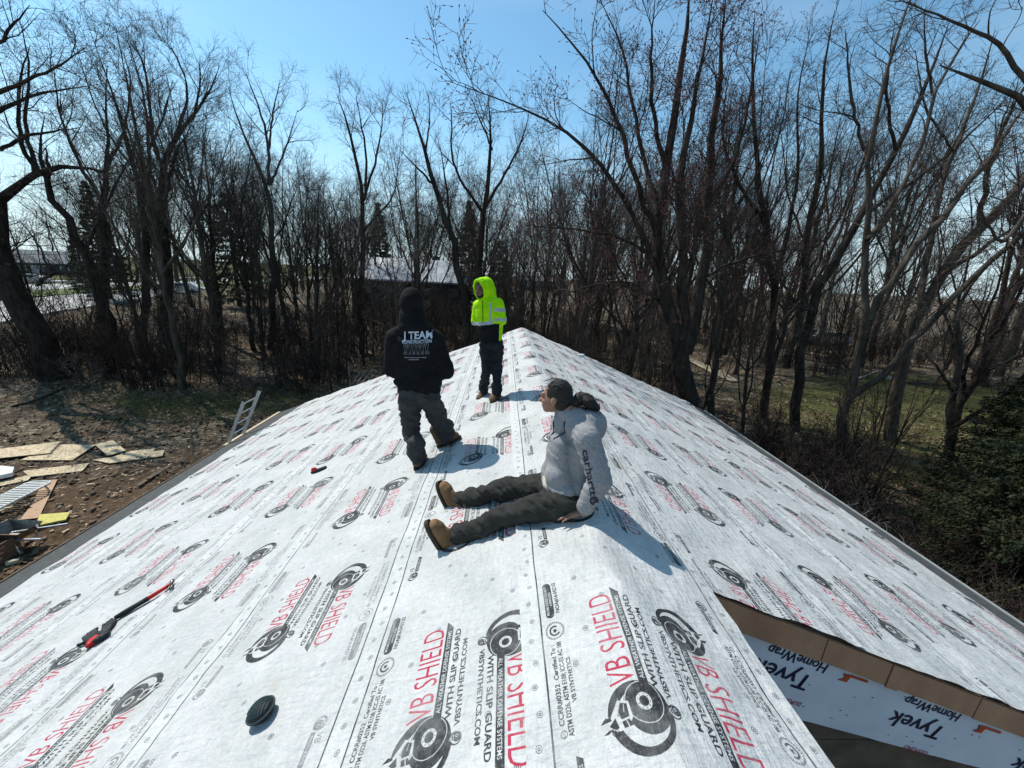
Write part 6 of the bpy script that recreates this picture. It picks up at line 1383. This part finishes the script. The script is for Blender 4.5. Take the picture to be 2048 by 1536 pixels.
def rubble():
    k = MB()
    for _ in range(420):
        x, y = rr.normal(-10.6, 2.0), rr.normal(9.4, 2.2)
        if x > EL-.3: continue
        s_ = rr.uniform(.02, .09); M_ = np.array(Matrix.Rotation(rr.uniform(0, 6), 3, 'Z')); k.ell((x, y, gz(x, y)+s_*.3), np.array([1, .7, .55])*s_, 6, 4, M=M_)
    o = k.build("rubble", mat("soil_clod", (.12, .075, .045), (.25, .18, .12), 3, .95)); tag(o, "clods and stones scattered over the bare soil beside the left eave", "rubble", None, 'stuff')
rubble()
for (u0, v0, u1, v1, lb) in ((280, 985, 330, 955, "dark plank leaning near the eave beyond the soil heap"), (300, 975, 345, 952, "second dark plank beside the first near the eave"), (-5, 1032, 30, 1022, "pale wood scrap lying left of the reddish board"), (-5, 1062, 22, 1050, "pale broken lath lying near the crate")):
    a = GP(u0, v0); b = GP(u1, v1); k = MB(); a[2] = gz(a[0], a[1])+.08; b[2] = gz(b[0], b[1])+.12; k.beam(a, b, .12, .03); tag(k.build("plank", M_PLY if v0 < 1000 and u0 > 100 else M_PINE), lb, "plank")
def scraps():
    k = MB()
    for _ in range(340):
        x, y = rr.normal(-12.5, 3.0), rr.normal(10.5, 2.6)
        if x > EL-.3: continue
        a = rr.uniform(0, 3.1); l = rr.uniform(.015, .11)*rr.uniform(.3, 1); w_ = rr.uniform(.006, .03); z = gz(x, y)+.03; k.frame((x, y, z), unit(np.array([math.cos(a), math.sin(a), rr.normal(0, .2)])), unit(np.array([-math.sin(a), math.cos(a), 0])), Zu, l, w_, .004)
    o = k.build("wood_scraps", M_OSB); tag(o, "splinters and offcuts of board strewn over the mud by the boards", "scraps", None, 'stuff')
scraps()
# frame of poles and slats at the wood's edge
P = GP(730, 770); P = CAMP+(P-CAMP)*.96; g_ = gz(P[0], P[1]); t = empty("timber_frame", (P[0], P[1], g_), 0, "weathered frame of posts and slats at the wood's edge left of the man in black", "frame"); M_GW = mat("grey_weathered_wood", (.30, .27, .22), (.20, .18, .15), 6, .85, .002, 30)
b0 = PY(703, 768, P[1]); b1 = PY(770, 764, P[1]+.3); c0 = PY(722, 742, P[1]+2.0); c1 = PY(800, 738, P[1]+2.2)
for i_ in range(8):
    f = i_/7; k = MB(); k.beam(b0*(1-f)+b1*f, c0*(1-f)+c1*f, .06, .03); k.build("slat", M_GW, t)
for (a, b) in ((b0, b1), (c0, c1)): k = MB(); k.beam(a, b, .07, .05); k.build("rail", M_GW, t)
for pp, v in ((b0, 712), (c0, 706), (b1, 730), (c1, 725)): k = MB(); k.tube([(pp[0]-.08, pp[1], gz(pp[0], pp[1])-.2), (pp[0]-.08, pp[1], pp[2]+ (1.3 if v < 720 else .2))], .06, 7); k.build("post", M_GW, t)
loc_(t)

# staples in the wrap
rr = np.random.default_rng(31)
k = MB()
for i_ in range(40):
    x = rr.uniform(.7, 4.2); z = -S*x-rr.uniform(.22, .75); k.frame((x, float(wrapy(np.array(x), np.array(z)))-.003, z), unit(np.array([1, 0, rr.normal(0, .3)])), Yu, Zu, .007, .0015, .0012)
k.build("staple", M_STEEL, house)
# lettering on the house wrap, upside down as hung
import itertools
def wl(s_, u, v, ln, h, m_, ang=math.pi-.0): 
    P = PY(u, v, yw-.0115); wrap_text(s_, ln, h, P[0], P[2], ang, m_)
sl_a = math.pi-math.atan(.37)
wl("Tyvek", 1897, 1458, .46, .13, M_WRAPINK, sl_a); wl("Tyvek", 1630, 1356, .44, .13, M_WRAPINK, sl_a); wl("Tyvek", 2130, 1548, .44, .13, M_WRAPINK, sl_a)
wl("HomeWrap", 1926, 1431, .46, .075, M_WRAPINK, sl_a); wl("HomeWrap", 1660, 1332, .44, .075, M_WRAPINK, sl_a); wl("DUPONT", 1858, 1506, .20, .036, M_WRAPRED, sl_a); wl("DUPONT", 1606, 1408, .16, .036, M_WRAPRED, sl_a)
for (u, v) in ((1734, 1366), (2000, 1468)):
    P = PY(u, v, yw-.0115); ca, sa = math.cos(sl_a), math.sin(sl_a); pts = [(0, 0), (.13, 0), (.13, .045), (.20, .05), (.165, .02), (.19, -.012), (.13, -.02), (0, -.02)]
    V = [(P[0]+a*ca-b*sa, yw-.0115, P[2]+a*sa+b*ca) for a, b in pts]; me = bpy.data.meshes.new("emblem"); me.from_pydata(V, [], [tuple(range(8))]); link("emblem", me, M_WRAPOR, house)
